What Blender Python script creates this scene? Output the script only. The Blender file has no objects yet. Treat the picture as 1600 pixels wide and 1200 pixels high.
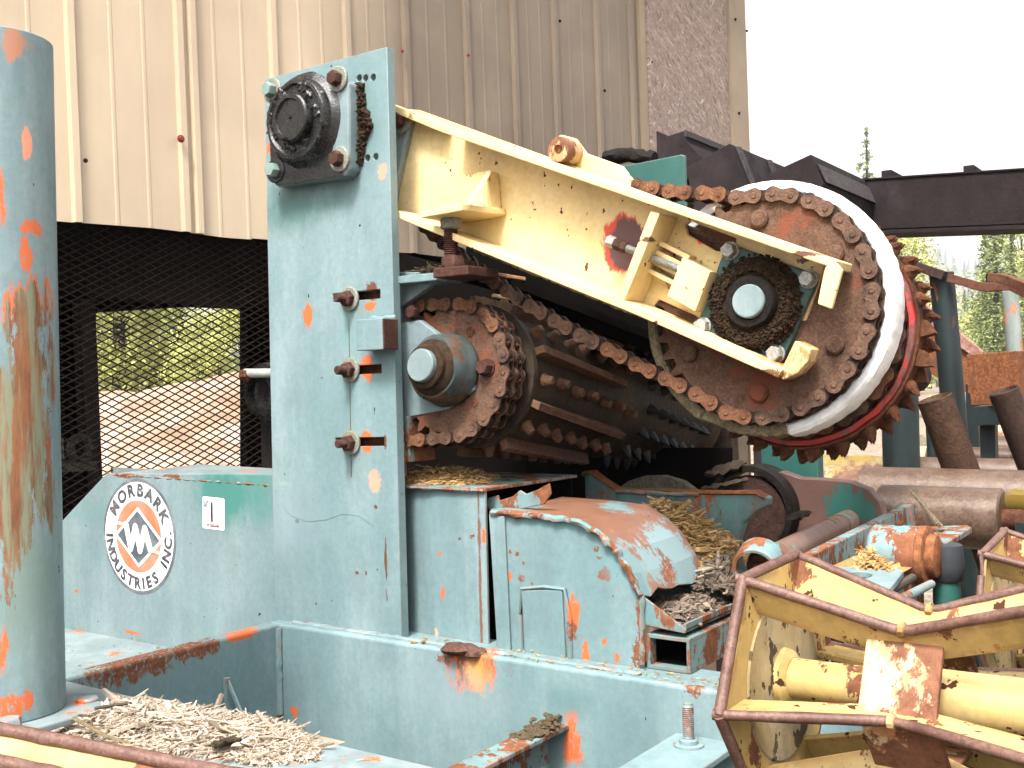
import bpy, bmesh, math, random
from math import radians, sin, cos, pi, tan, atan2, sqrt
from mathutils import Vector, Matrix, noise
from mathutils.geometry import tessellate_polygon
random.seed(11)
R = random.random
def ru(a, b): return a + (b - a) * random.random()
S = bpy.context.scene
# ------------------------------------------------------------------ camera, sky, sun, exposure
FPX = 1700.0
roll, pitch = radians(1.2), radians(0.17)
CAM = Vector((0, 0, 1.7))
Fw = Vector((0, cos(pitch), sin(pitch)))
_X, _U0 = Vector((1, 0, 0)), Vector((0, -sin(pitch), cos(pitch)))
Rc = _X * cos(roll) - _U0 * sin(roll)
Uc = _X * sin(roll) + _U0 * cos(roll)
cd = bpy.data.cameras.new('camera'); cam = bpy.data.objects.new('camera', cd)
S.collection.objects.link(cam); S.camera = cam
cd.sensor_width = 36; cd.lens = 36 * FPX / 1600; cd.clip_start = 0.05; cd.clip_end = 5000
mw = Matrix.Identity(4)
for i in range(3):
    mw[i][0] = Rc[i]; mw[i][1] = Uc[i]; mw[i][2] = -Fw[i]; mw[i][3] = CAM[i]
cam.matrix_world = mw
SUN_EL, SUN_AZ = 57.0, 202.0          # azimuth clockwise from +Y: the sun stands behind the camera, a little left
w = bpy.data.worlds.new('World'); S.world = w; w.use_nodes = True
nt = w.node_tree; bg = nt.nodes['Background']
sky = nt.nodes.new('ShaderNodeTexSky'); sky.sky_type = 'NISHITA'; sky.sun_disc = False
sky.sun_elevation = radians(SUN_EL); sky.sun_rotation = radians(SUN_AZ)
sky.air_density = 1.0; sky.dust_density = 9.0; sky.ozone_density = 1.0
ov = nt.nodes.new('ShaderNodeHueSaturation'); ov.inputs['Saturation'].default_value = 0.12      # thin white overcast
nt.links.new(sky.outputs[0], ov.inputs['Color']); nt.links.new(ov.outputs[0], bg.inputs[0]); bg.inputs[1].default_value = 0.15
ld = bpy.data.lights.new('sun', 'SUN'); sun = bpy.data.objects.new('sun', ld); S.collection.objects.link(sun)
ld.energy = 2.6; ld.angle = radians(11); ld.color = (1.0, 0.95, 0.87)
az, el = radians(SUN_AZ), radians(SUN_EL)
sd = Vector((sin(az) * cos(el), cos(az) * cos(el), sin(el)))
sun.rotation_euler = sd.to_track_quat('Z', 'Y').to_euler()
S.view_settings.view_transform = 'Standard'; S.view_settings.look = 'None'
S.view_settings.exposure = 1.75; S.view_settings.gamma = 1.0; S.view_settings.use_curve_mapping = False
S.cycles.max_bounces = 5; S.cycles.diffuse_bounces = 3; S.cycles.glossy_bounces = 2
S.cycles.transparent_max_bounces = 6; S.cycles.caustics_reflective = False; S.cycles.caustics_refractive = False

def ray(x, y): return Fw + Rc * ((x - 800) / FPX) + Uc * ((600 - y) / FPX)
def at(x, y, d): return CAM + ray(x, y) * d
def onz(x, y, z):
    r = ray(x, y); return CAM + r * ((z - CAM.z) / r.z)
Z = Vector((0, 0, 1))
U = Vector((0.820, -0.572, 0)).normalized(); V = Vector((-U.y, U.x, 0))
O = at(628, 998, 2.58)
def M(u, v, z): return O + U * u + V * v + Z * z
def pv(x, y, v):
    """point of the plane v = const of the machine seen in direction x, y"""
    r = ray(x, y); return CAM + r * (((O - CAM).dot(V) + v) / r.dot(V))
def uvz(p):
    q = p - O; return q.dot(U), q.dot(V), q.z
def uz(x, y, v):
    a = uvz(pv(x, y, v)); return a[0], a[2]
def PV(pts, v): return [pv(x, y, v) for x, y in pts]

# ------------------------------------------------------------------ mesh builder
def basis(d):
    d = d.normalized(); a = Z if abs(d.z) < 0.9 else Vector((1, 0, 0))
    x = a.cross(d).normalized(); return x, d.cross(x).normalized(), d
class MB:
    def __init__(s): s.v = []; s.f = []; s.m = []; s.sm = []; s.r = []
    def add(s, vs, fs, mi=0, smooth=False, rnd=0.0):
        b = len(s.v); s.v += [Vector(p) for p in vs]
        for f in fs:
            s.f.append([b + i for i in f]); s.m.append(mi); s.sm.append(smooth); s.r.append(rnd)
        return s
    def box(s, c, ax, ay, az, mi=0, rnd=0.0):
        vs = [c + ax * i + ay * j + az * k for i in (-1, 1) for j in (-1, 1) for k in (-1, 1)]
        return s.add(vs, [(0, 1, 3, 2), (4, 6, 7, 5), (0, 4, 5, 1), (2, 3, 7, 6), (0, 2, 6, 4), (1, 5, 7, 3)], mi, False, rnd)
    def mbox(s, u0, u1, v0, v1, z0, z1, mi=0):
        return s.box(M((u0 + u1) / 2, (v0 + v1) / 2, (z0 + z1) / 2), U * ((u1 - u0) / 2), V * ((v1 - v0) / 2), Z * ((z1 - z0) / 2), mi)
    def prism(s, pts, ext, holes=(), mi=0, smooth=False):
        loops = [list(pts)] + [list(h) for h in holes]; al = [p for l in loops for p in l]; n = len(al)
        vs = al + [p + ext for p in al]; fs = []
        if holes:
            for t in tessellate_polygon(loops): fs.append(tuple(t)); fs.append(tuple(n + i for i in reversed(t)))
        else: fs = [tuple(range(n)), tuple(reversed(range(n, 2 * n)))]
        s.add(vs, fs, mi, False); b = len(s.v) - 2 * n; o = 0
        for l in loops:
            k = len(l)
            for i in range(k):
                j = (i + 1) % k
                s.f.append([b + o + i, b + o + j, b + n + o + j, b + n + o + i]); s.m.append(mi); s.sm.append(smooth or (l is not loops[0])); s.r.append(0.0)
            o += k
        return s
    def bar(s, p0, p1, wd, th, up=Z, mi=0, rnd=0.0):
        d = (p1 - p0); l = d.length; d.normalize(); side = d.cross(up).normalized(); u2 = side.cross(d).normalized()
        return s.box((p0 + p1) / 2, d * (l / 2), side * (wd / 2), u2 * (th / 2), mi, rnd)
    def lathe(s, p, d, prof, n=28, mi=0, a0=0.0, lump=0.0, lf=30):
        x, y, d = basis(d); vs = []
        for t, r in prof:
            for k in range(n):
                a = a0 + 2 * pi * k / n; q = p + d * t + (x * cos(a) + y * sin(a)) * r
                if lump: q = q + (x * cos(a) + y * sin(a) + d * 0.5) * lump * noise.noise(q * lf)
                vs.append(q)
        fs = []
        for i in range(len(prof) - 1):
            for k in range(n):
                k2 = (k + 1) % n; fs.append((i * n + k, i * n + k2, (i + 1) * n + k2, (i + 1) * n + k))
        s.add(vs, fs, mi, True)
        if prof[0][1] > 1e-5: s.add([vs[k] for k in range(n)], [tuple(reversed(range(n)))], mi)
        if prof[-1][1] > 1e-5: s.add([vs[(len(prof) - 1) * n + k] for k in range(n)], [tuple(range(n))], mi)
        return s
    def ring(s, p, d, prof, n=64, mi=0, lump=0.0, lf=20):
        """closed profile (t, r) swept round d"""
        x, y, d = basis(d); vs = []; m = len(prof)
        for t, r in prof:
            for k in range(n):
                a = 2 * pi * k / n; q = p + d * t + (x * cos(a) + y * sin(a)) * r
                if lump: q = q + (x * cos(a) + y * sin(a) + d * 0.4) * lump * noise.noise(q * lf)
                vs.append(q)
        fs = []
        for i in range(m):
            j = (i + 1) % m
            for k in range(n):
                k2 = (k + 1) % n; fs.append((i * n + k, i * n + k2, j * n + k2, j * n + k))
        return s.add(vs, fs, mi, True)
    def cyl(s, p0, p1, r0, r1=None, n=24, mi=0, ch=0.0):
        d = p1 - p0; L = d.length; r1 = r0 if r1 is None else r1
        pr = [(0, r0), (L, r1)] if not ch else [(0, r0 - ch), (ch, r0), (L - ch, r1), (L, r1 - ch)]
        return s.lathe(p0, d, pr, n, mi)
    def pipe(s, p0, p1, ro, ri, n=32, mi=0):
        L = (p1 - p0).length
        return s.ring(p0, p1 - p0, [(0, ro), (L, ro), (L, ri), (0, ri)], n, mi)
    def hexh(s, p, d, r, h, mi=0, a0=0.3):
        return s.lathe(p, d, [(0, r), (h * .8, r), (h, r * .84)], 6, mi, a0)
    def tube(s, pts, r, n=8, mi=0, lump=0.0, lf=60, flat=1.0):
        vs = []; m = len(pts); last = None
        for i, p in enumerate(pts):
            d = (pts[min(i + 1, m - 1)] - pts[max(i - 1, 0)]); x, y, d = basis(d)
            rr = r if not callable(r) else r(i / (m - 1))
            for k in range(n):
                a = 2 * pi * k / n; q = p + (x * cos(a) + y * sin(a) * flat) * rr
                if lump: q = q + (x * cos(a) + y * sin(a)) * lump * noise.noise(q * lf)
                vs.append(q)
        fs = [tuple(reversed(range(n))), tuple((m - 1) * n + k for k in range(n))]
        s.add(vs, fs, mi, False); b = len(s.v) - len(vs)
        for i in range(m - 1):
            for k in range(n):
                k2 = (k + 1) % n
                s.f.append([b + i * n + k, b + i * n + k2, b + (i + 1) * n + k2, b + (i + 1) * n + k]); s.m.append(mi); s.sm.append(True); s.r.append(0.0)
        return s
    def thread(s, p, d, r, L, pitch=0.004, n=14, mi=0):
        pr = [(0, r * .8)]; k = int(L / pitch)
        for i in range(k): pr += [(i * pitch + pitch * .25, r), (i * pitch + pitch * .75, r * .84)]
        pr.append((L, r * .8)); return s.lathe(p, d, pr, n, mi)
    def bolt(s, p, d, r, wash=1.75, h=None, mi=0, mw=None, stud=0.0):
        h = h or r * .9; mw = mi if mw is None else mw; d = d.normalized()
        s.lathe(p, d, [(0, r * wash), (.004, r * wash), (.0048, r * wash - .001)], 24, mw)
        s.hexh(p + d * .0045, d, r, h, mi, R() * 1.0)
        if stud: s.thread(p + d * h, d, r * .5, stud, .003, 12, mi)
        return s
    def lump(s, amp, freq, seed=0.0):
        o = Vector((seed, seed * 1.7, -seed))
        s.v = [p + noise.noise_vector(p * freq + o) * amp for p in s.v]; return s
    def mesh(s, name, mats, origin=Vector((0, 0, 0))):
        me = bpy.data.meshes.new(name); me.from_pydata([p - origin for p in s.v], [], s.f)
        for p, m, sm in zip(me.polygons, s.m, s.sm): p.material_index = m; p.use_smooth = sm
        if any(s.r):
            a = me.attributes.new('rnd', 'FLOAT', 'FACE'); a.data.foreach_set('value', s.r)
        bm = bmesh.new(); bm.from_mesh(me); bmesh.ops.recalc_face_normals(bm, faces=bm.faces); bm.to_mesh(me); bm.free()
        if any(s.sm): me.set_sharp_from_angle(angle=radians(38))
        for m in (mats if isinstance(mats, (list, tuple)) else [mats]): me.materials.append(m)
        return me
C = S.collection
def T(name, label, cat, loc, group=None):
    o = bpy.data.objects.new(name, None); C.objects.link(o); o.location = loc; o.empty_display_size = .05
    o['label'] = label; o['category'] = cat
    if group: o['group'] = group
    return o
def origin_of(o):
    p = Vector(o.location)
    while o.parent: o = o.parent; p = p + Vector(o.location)
    return p
def P(name, mb, mats, parent, bevel=0.0, label=None, seg=2):
    me = mb.mesh(name, mats, origin_of(parent)); o = bpy.data.objects.new(name, me); C.objects.link(o); o.parent = parent
    if bevel:
        b = o.modifiers.new('bevel', 'BEVEL'); b.width = bevel; b.segments = seg; b.limit_method = 'ANGLE'; b.angle_limit = radians(40)
    if label: o['label'] = label
    return o
def ONE(name, mb, mats, label=None, cat=None, group=None, kind=None, bevel=0.0, base=None):
    base = base if base is not None else sum(mb.v, Vector((0, 0, 0))) / len(mb.v)
    me = mb.mesh(name, mats, base); o = bpy.data.objects.new(name, me); C.objects.link(o); o.location = base
    if label: o['label'] = label
    if cat: o['category'] = cat
    if group: o['group'] = group
    if kind: o['kind'] = kind
    if bevel:
        b = o.modifiers.new('bevel', 'BEVEL'); b.width = bevel; b.segments = 2; b.limit_method = 'ANGLE'; b.angle_limit = radians(40)
    return o

# ------------------------------------------------------------------ materials
class NB:
    def __init__(s, name):
        s.m = bpy.data.materials.new(name); s.m.use_nodes = True; s.t = s.m.node_tree; s.b = s.t.nodes['Principled BSDF']
        s.pos = s.n('ShaderNodeNewGeometry').outputs['Position']
    def n(s, ty, ins=None, **pr):
        nd = s.t.nodes.new(ty)
        for k, v in pr.items(): setattr(nd, k, v)
        for k, v in (ins or {}).items(): s.set(nd.inputs[k], v)
        return nd
    def set(s, sock, v):
        if isinstance(v, bpy.types.NodeSocket): s.t.links.new(v, sock)
        elif isinstance(v, (tuple, list)) and sock.type == 'RGBA' and len(v) == 3: sock.default_value = (*v, 1)
        else: sock.default_value = v
    def noise(s, scale, detail=5, rough=.55, vec=None, dist=0.0, color=False):
        nd = s.n('ShaderNodeTexNoise', {'Vector': vec or s.pos, 'Scale': scale, 'Detail': detail, 'Roughness': rough, 'Distortion': dist})
        return nd.outputs['Color' if color else 'Fac']
    def stretch(s, sx, sy, sz, off=(0, 0, 0)):
        return s.n('ShaderNodeVectorMath', {0: s.pos, 1: (sx, sy, sz), 2: off}, operation='MULTIPLY_ADD').outputs[0]
    def mr(s, v, a, b, c=0.0, d=1.0, smooth=False):
        nd = s.n('ShaderNodeMapRange', {0: v, 1: a, 2: b, 3: c, 4: d}, clamp=True)
        if smooth: nd.interpolation_type = 'SMOOTHSTEP'
        return nd.outputs[0]
    def mth(s, op, a, b=0.0, c=0.0, clamp=False): return s.n('ShaderNodeMath', {0: a, 1: b, 2: c}, operation=op, use_clamp=clamp).outputs[0]
    def mix(s, f, a, b, bt='MIX'):
        nd = s.n('ShaderNodeMix', data_type='RGBA', blend_type=bt)
        s.set(nd.inputs[0], f); s.set(nd.inputs[6], a); s.set(nd.inputs[7], b); return nd.outputs[2]
    def bump(s, h, st=.2, dist=.01):
        s.set(s.b.inputs['Normal'], s.n('ShaderNodeBump', {'Height': h, 'Strength': st, 'Distance': dist}).outputs[0])
    def out(s, col, rough=.5, metal=0.0, spec=.5, k=1.0):
        if k != 1.0: col = s.n('ShaderNodeVectorMath', {0: col, 'Scale': k}, operation='SCALE').outputs[0]
        s.set(s.b.inputs['Base Color'], col); s.set(s.b.inputs['Roughness'], rough); s.set(s.b.inputs['Metallic'], metal)
        s.set(s.b.inputs['Specular IOR Level'], spec); return s.m
    def edge(s, rad, lo=.03, hi=.25):
        bv = s.n('ShaderNodeBevel', {'Radius': rad}, samples=4).outputs[0]; g = s.n('ShaderNodeNewGeometry').outputs['Normal']
        d = s.n('ShaderNodeVectorMath', {0: bv, 1: g}, operation='DOT_PRODUCT').outputs['Value']
        return s.mr(s.mth('SUBTRACT', 1.0, d), lo, hi)
    def blob(s, c, r, wob, k=.9, soft=.06):
        i = tuple(1 / max(a, 1e-4) for a in r)
        q = s.n('ShaderNodeVectorMath', {0: s.pos, 1: i, 2: tuple(-c[j] * i[j] for j in range(3))}, operation='MULTIPLY_ADD').outputs[0]
        l = s.n('ShaderNodeVectorMath', {0: q}, operation='LENGTH').outputs['Value']
        l = s.mth('MULTIPLY_ADD', s.mth('SUBTRACT', wob, .5), k * 3.8, l)
        return s.mr(l, 1 + soft, 1 - soft)
PRIMER = (.50, .115, .038); RUST = (.105, .042, .022); DRUST = (.04, .018, .012)
def paint(name, base, var, primer=PRIMER, rust=RUST, chip=.67, rusty=.69, edge=.008, eamt=.62, rough=.45, blobs=(), bump=.12, fade=(.75, .85, .85), famt=.2, grime=0.25, gcol=(.08, .06, .045), cs=15, ws=.5, rs=6, k_=.85, gt=.52, spk=.735):
    s = NB(name)
    big = s.mr(s.noise(3.2, 6, .6), .36, .66); streak = s.mr(s.noise(1.0, 5, .6, s.stretch(9, 9, 1.4)), .45, .75)
    col = s.mix(big, base, var)
    col = s.mix(s.mth('MULTIPLY', streak, famt), col, fade)
    gn = s.mr(s.noise(9, 8, .7, s.stretch(1, 1, .45, (3, 1, 7))), gt, gt + .26)
    col = s.mix(s.mth('MULTIPLY', gn, grime), col, gcol)
    hf = s.noise(70, 6, .7); col = s.mix(s.mr(hf, .3, .7, 0, .22), col, (.02, .02, .02), 'MIX')
    sm = s.mr(s.noise(5.5, 7, .68, s.stretch(1, 1, .8, (7, 7, 7))), .50, .68); col = s.mix(s.mth('MULTIPLY', sm, .35), col, tuple(c * .55 for c in base))
    rub = s.mr(s.noise(1.0, 5, .6, s.stretch(30, 30, 95, (1, 3, 5))), .74, .80); col = s.mix(s.mth('MULTIPLY', rub, .18), col, fade)
    chn = s.noise(cs, 9, .68, s.stretch(1, 1, .6, (5, 2, 9))); ch = s.mr(chn, chip, chip + .015)
    run = s.noise(rs, 10, .72, s.stretch(1, 1, .55, (11, 4, 2))); ru_ = s.mr(run, rusty, rusty + .02)
    if edge:
        e = s.mth('MULTIPLY', s.edge(edge), s.mr(s.noise(22, 6, .7), .38, eamt))
        e = s.mr(e, .32, .5); ch = s.mth('MAXIMUM', ch, s.mth('MULTIPLY', e, s.mr(s.noise(7, 3), .4, .62))); ru_ = s.mth('MAXIMUM', ru_, s.mth('MULTIPLY', e, s.mr(s.noise(8, 3), .6, .4)))
    rc = s.mix(s.mr(s.noise(45, 6, .75), .35, .65), rust, tuple(min(1, c * 2.1) for c in rust))
    col = s.mix(ch, col, primer); col = s.mix(ru_, col, rc)
    sp1 = s.mr(s.noise(38, 3, .55, s.stretch(1, 1, .8, (9, 9, 2))), spk, spk + .015); col = s.mix(sp1, col, tuple(c * .6 for c in rust))
    rmask = s.mth('MAXIMUM', ru_, sp1)
    if blobs:
        brk = s.mr(s.noise(120, 6, .75, s.stretch(1, 1, .6, (2, 2, 2))), .40, .45)
        wob = s.noise(34, 9, .78, s.stretch(1, 1, ws)); wob2 = s.noise(75, 8, .78)
        for b in blobs:
            c, r, kind = b[:3]; k = b[3] if len(b) > 3 else .9; soft = b[4] if len(b) > 4 else .06
            m = s.mth('MULTIPLY', s.blob(c, r, wob if max(r) > .03 else wob2, k * 1.35, soft), brk if (soft < .25 and kind in ('primer', 'rust', 'rp')) else 1.0)
            if kind == 'streak': cc = s.mix(s.mr(s.noise(1.0, 8, .7, s.stretch(46, 46, 4)), .44, .56), (.17, .185, .12), s.mix(s.mr(s.noise(30, 7, .7, s.stretch(1, 1, .3)), .4, .6), (.12, .05, .025), (.215, .085, .035)))
            else: cc = {'primer': primer, 'rust': rc, 'rp': rc}.get(kind, kind)
            if kind == 'rp':
                m2 = s.blob(c, tuple(a * 1.25 for a in r), wob, k, soft); col = s.mix(m2, col, primer)
            if len(b) > 5: m = s.mth('MULTIPLY', m, b[5])
            col = s.mix(m, col, cc)
            if kind in ('rust', 'rp'): rmask = s.mth('MAXIMUM', rmask, m)
    h = s.mth('ADD', s.mth('MULTIPLY', hf, .35), s.mth('MULTIPLY', s.mth('MAXIMUM', rmask, ch), -.5))
    h = s.mth('ADD', h, s.mth('MULTIPLY', s.noise(9, 4), .5))
    s.bump(h, bump, .006)
    return s.out(col, s.mr(rmask, 0, 1, rough, .85), 0, s.mr(rmask, 0, 1, .32, .05), k_)
def rusty(name, a, b, c=None, sc=20, rough=.8, bump=.35, metal=0.0, edge=0, ecol=(.2, .16, .14), spec=.10, gain=.33):
    s = NB(name); a, b, c = [tuple(x * gain for x in q) if q else None for q in (a, b, c)]; f = s.mr(s.noise(sc, 10, .76), .40, .61); col = s.mix(f, a, b); col = s.mix(s.mr(s.noise(sc * 5.5, 5, .8), .42, .66), s.mix(.42, col, (.01, .008, .007)), s.mix(.16, col, tuple(min(1, x * 2.4) for x in b)))
    if c: col = s.mix(s.mr(s.noise(sc * .33, 7, .65, s.stretch(1, 1, 1, (4, 4, 1))), .52, .66), col, c)
    if edge:
        e = s.mth('MULTIPLY', s.edge(edge), s.mr(s.noise(30, 5), .35, .6)); col = s.mix(e, col, ecol)
    h = s.noise(sc * 4, 8, .7); s.bump(h, min(1, bump * 2.2), .008)
    return s.out(col, s.mr(h, .3, .7, rough - .12, min(1, rough + .12)), metal, spec)
def plain(name, a, rough=.6, var=.25, sc=12, bump=.1, metal=0.0, spec=.12):
    s = NB(name); col = s.mix(s.mr(s.noise(sc, 7, .65), .3, .7), tuple(c * (1 - var) * .55 for c in a), tuple(min(1, c * (1 + var)) * .55 for c in a))
    s.bump(s.noise(sc * 6, 5), bump, .004); return s.out(col, rough, metal, spec)
def pb(x, y, v, rx, ry, kind, *a):
    """a patch of worn paint or painted-in shade on the machine plane v, radii in metres across and up"""
    return (pv(x, y, v), (rx, rx, ry), kind, *a)

TEAL, TEAL2 = (.140, .220, .230), (.170, .246, .258)
DARKT = (.07, .25, .22)
m_plate = paint('plate_paint', TEAL2, TEAL, chip=.74, rusty=.77, famt=.12, edge=.006, grime=.12, cs=30, blobs=[
    pb(481, 492, 0, .016, .03, PRIMER, .5), pb(585, 752, 0, .018, .024, (.6, .27, .18), .5, .3), pb(580, 455, 0, .02, .022, RUST, .5), pb(578, 478, 0, .018, .012, PRIMER, .5), pb(574, 576, 0, .02, .03, PRIMER, .5),
    pb(574, 690, 0, .018, .028, PRIMER, .5), pb(597, 268, 0, .014, .02, (.55, .25, .17), .6), pb(420, 232, 0, .008, .014, PRIMER, .6), pb(443, 755, 0, .016, .005, (.2, .3, .26), .6, .4),
    pb(558, 895, 0, .005, .004, RUST, .5), pb(572, 895, 0, .003, .006, RUST, .5), pb(587, 792, 0, .006, .005, RUST, .5), pb(602, 690, 0, .004, .02, RUST, .6), pb(603, 880, 0, .004, .06, RUST, .9),
    pb(460, 325, 0, .10, .05, (.045, .11, .10), .5, .55, .75), pb(530, 305, 0, .05, .03, (.045, .12, .11), .5, .6, .5), pb(577, 190, 0, .035, .09, (.10, .17, .165), .5, .5, .6),  # soft dark patches under the bearing: its cast shadow, painted in
    pb(547, 640, 0, .02, .09, (.09, .17, .165), .4, .7, .5), pb(545, 520, 0, .02, .05, (.12, .26, .25), .4, .7, .5), pb(450, 810, 0, .10, .08, (.2, .26, .28), .5, .8, .5)])
m_panel = paint('panel_paint', (.15, .225, .232), (.185, .24, .255), chip=.76, rusty=.77, famt=.1, grime=.1, edge=.006, blobs=[
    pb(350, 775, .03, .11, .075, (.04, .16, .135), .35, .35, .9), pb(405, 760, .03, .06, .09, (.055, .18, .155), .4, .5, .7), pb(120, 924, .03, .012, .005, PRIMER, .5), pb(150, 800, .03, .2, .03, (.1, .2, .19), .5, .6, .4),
    pb(205, 988, .03, .04, .006, PRIMER, .6), pb(195, 743, .03, .06, .008, 'rust', .6), pb(270, 744, .03, .04, .006, 'rust', .7)])
m_frame = paint('frame_paint', TEAL, TEAL2, chip=.73, rusty=.75, famt=.12, eamt=.58, edge=.008, blobs=[
    pb(735, 1040, -.03, .05, .05, 'rp', .8), pb(745, 1052, -.03, .03, .04, (.5, .25, .07), .8, .4), pb(460, 1112, -.03, .012, .014, PRIMER, .5), pb(895, 1160, -.03, .022, .05, 'primer', .9), pb(1085, 1078, -.03, .02, .012, 'rust', .7),
    pb(1055, 1062, -.03, .05, .008, 'rust', .8), pb(690, 1030, -.03, .02, .01, 'rust', .8), pb(885, 1095, -.03, .05, .03, (.085, .16, .165), .5, .6, .6), pb(700, 1080, -.03, .14, .05, (.2, .26, .28), .5, .7, .5),
    (M(-.385, -.45, -.01), (.1, .13, .035), 'rust', .8), (M(-.385, -.3, -.01), (.06, .08, .02), 'rust', .8), (M(-.385, -.15, -.005), (.04, .07, .012), PRIMER, .8), (M(-.34, -.3, -.12), (.02, .02, .01), PRIMER, .6)])
m_deck = paint('deck_paint', (.15, .20, .21), (.19, .235, .24), chip=.6, rusty=.66, edge=.01, eamt=.5, cs=9)
m_teal = paint('teal_paint', TEAL, TEAL2, chip=.69, rusty=.7, edge=.006)
m_tealflange = paint('bearing_teal_paint', (.11, .165, .175), (.2, .26, .28), chip=.75, rusty=.75, grime=.3, gcol=(.02, .018, .016))
m_tealrust = paint('teal_paint_rusted', (.10, .205, .20), TEAL, chip=.63, rusty=.50, edge=.012, eamt=.44, rough=.6, grime=.7, cs=20, rs=16, famt=.1)
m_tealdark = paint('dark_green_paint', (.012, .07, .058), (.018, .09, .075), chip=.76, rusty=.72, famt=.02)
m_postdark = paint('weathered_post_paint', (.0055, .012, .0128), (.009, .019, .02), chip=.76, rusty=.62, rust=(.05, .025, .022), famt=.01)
m_greenflange = paint('grimy_green_paint', (.028, .08, .075), (.045, .11, .105), chip=.75, rusty=.66, grime=.8, gcol=(.02, .015, .012), famt=.02)
CREAM, CREAM2 = (.60, .44, .185), (.64, .50, .26)
m_arm = paint('arm_yellow_paint', CREAM2, CREAM, primer=(.6, .06, .03), rust=(.13, .055, .045), k_=1.05, spk=.69, chip=.70, rusty=.655, rs=11, edge=.008, eamt=.5, fade=(.7, .62, .42), grime=.4, rough=.42, gcol=(.2, .14, .07), blobs=[
    pb(970, 380, .12, .052, .066, (.45, .05, .03), .22), pb(976, 382, .12, .047, .060, (.085, .045, .042), .22), pb(1105, 372, .12, .035, .012, (.6, .05, .03), .7), pb(1230, 400, .04, .09, .006, RUST, .9), pb(1030, 372, .04, .06, .005, RUST, .9),
    pb(730, 268, .06, .022, .006, DRUST, .6), pb(1190, 585, .04, .05, .012, RUST, .9), pb(1240, 550, .1, .06, .06, (.30, .14, .05), .9, .3)])
m_cage = paint('roller_yellow_paint', (.46, .305, .085), (.56, .41, .175), primer=(.36, .17, .06), rust=(.095, .04, .022), chip=.635, rusty=.562, rs=17, edge=.02, eamt=.56, fade=(.68, .56, .32), famt=.1, grime=.75, gt=.47, gcol=(.15, .105, .05), rough=.42, cs=22, k_=.85, spk=.665)
m_cagegrit = paint('speckled_yellow_paint', (.33, .24, .10), (.44, .33, .16), primer=(.3, .22, .12), rust=(.14, .1, .06), chip=.54, rusty=.62, edge=0, grime=.8, gcol=(.12, .095, .06), cs=60, bump=.5, spk=.60, gt=.42)
m_cagerust = paint('rusted_yellow_plate', (.5, .36, .14), (.54, .38, .2), primer=(.42, .2, .1), rust=(.11, .05, .03), chip=.5, rusty=.455, edge=0, grime=.5, rs=12, cs=26)
m_nosing = rusty('rust_nosing', (.20, .085, .06), (.34, .18, .135), (.14, .055, .04), 40, .5, .1, spec=.35, gain=.42)
m_rust = rusty('rust_brown', (.15, .052, .026), (.29, .115, .055), (.085, .038, .026), 26, gain=.4)
m_linkdark = rusty('shaded_link_rust', (.06, .032, .024), (.13, .07, .045), (.04, .025, .02), 60, .6, .3)  # rust darkened in place of shade on the recessed links
m_rustdisc = rusty('sprocket_rust', (.16, .075, .045), (.26, .15, .10), (.30, .09, .05), 34, .72, .2, gain=.42)
m_rustor = rusty('rust_orange', (.30, .10, .04), (.42, .17, .075), (.2, .085, .05), 14, .75, .2, gain=.5)
m_chain = rusty('chain_rust', (.14, .06, .034), (.30, .16, .095), (.06, .034, .027), 60, .55, .2, .1, gain=.42, spec=.2)
m_chainhot = rusty('chain_bright_rust', (.20, .078, .038), (.36, .17, .09), (.085, .04, .028), 50, .65, .2, .1, gain=.46)
m_drum = rusty('drum_dark_rust', (.045, .028, .02), (.10, .06, .038), (.13, .09, .05), 18, .5, .3, .1, gain=.40, spec=.25)
m_drumbar = rusty('drum_bar_rust', (.15, .06, .034), (.30, .15, .09), (.36, .17, .06), 34, .45, .4, .1, .006, gain=.48, spec=.3)
m_black = rusty('black_iron', (.012, .010, .009), (.03, .022, .018), (.045, .03, .02), 20, .6, .3)
m_grease = rusty('black_grease', (.006, .006, .007), (.022, .02, .02), (.035, .028, .025), 40, .27, .12, 0, 0, spec=.45, gain=.22)
m_fuzz = rusty('brown_fibre_dirt', (.035, .022, .014), (.11, .066, .036), (.065, .04, .025), 70, .95, 1.0, gain=.6)
m_ltfuzz = rusty('tan_fibre_dirt', (.16, .11, .06), (.33, .25, .15), (.22, .15, .08), 90, .95, .9, gain=.48)
m_galv = rusty('zinc_bolt', (.42, .42, .39), (.6, .6, .56), (.34, .30, .24), 40, .42, .12, .4, gain=.62)
m_washer = rusty('greenish_zinc', (.36, .38, .31), (.50, .5, .42), (.38, .34, .2), 40, .5, .15, .2, gain=.5)
m_bolthead = rusty('rusty_bolt', (.13, .05, .035), (.21, .09, .065), (.24, .13, .10), 60, .6, .25)
m_greenbolt = paint('painted_bolt', (.13, .22, .2), (.17, .24, .21), chip=.66, rusty=.6, edge=.003)
m_shaft = paint('shaft_paint', (.13, .185, .19), (.165, .215, .22), chip=.72, rusty=.65, edge=.003)
m_white = paint('white_paint', (.74, .74, .74), (.66, .65, .63), primer=(.25, .2, .15), rust=(.2, .16, .11), chip=.71, rusty=.72, edge=0, rough=.6, grime=.7, gt=.47, gcol=(.33, .3, .27), bump=.8, blobs=[], k_=1.0)
m_tyredirt = rusty('bare_yellowed_wood', (.38, .30, .17), (.55, .46, .30), (.22, .17, .1), 26, .8, .6, gain=.55)
m_red = paint('red_paint', (.38, .018, .016), (.22, .016, .016), primer=(.12, .04, .03), rust=(.08, .035, .03), chip=.6, rusty=.55, edge=0, rough=.35, famt=0)
m_rubber = plain('dark_rubber', (.045, .05, .058), .6, spec=.3)
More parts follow.
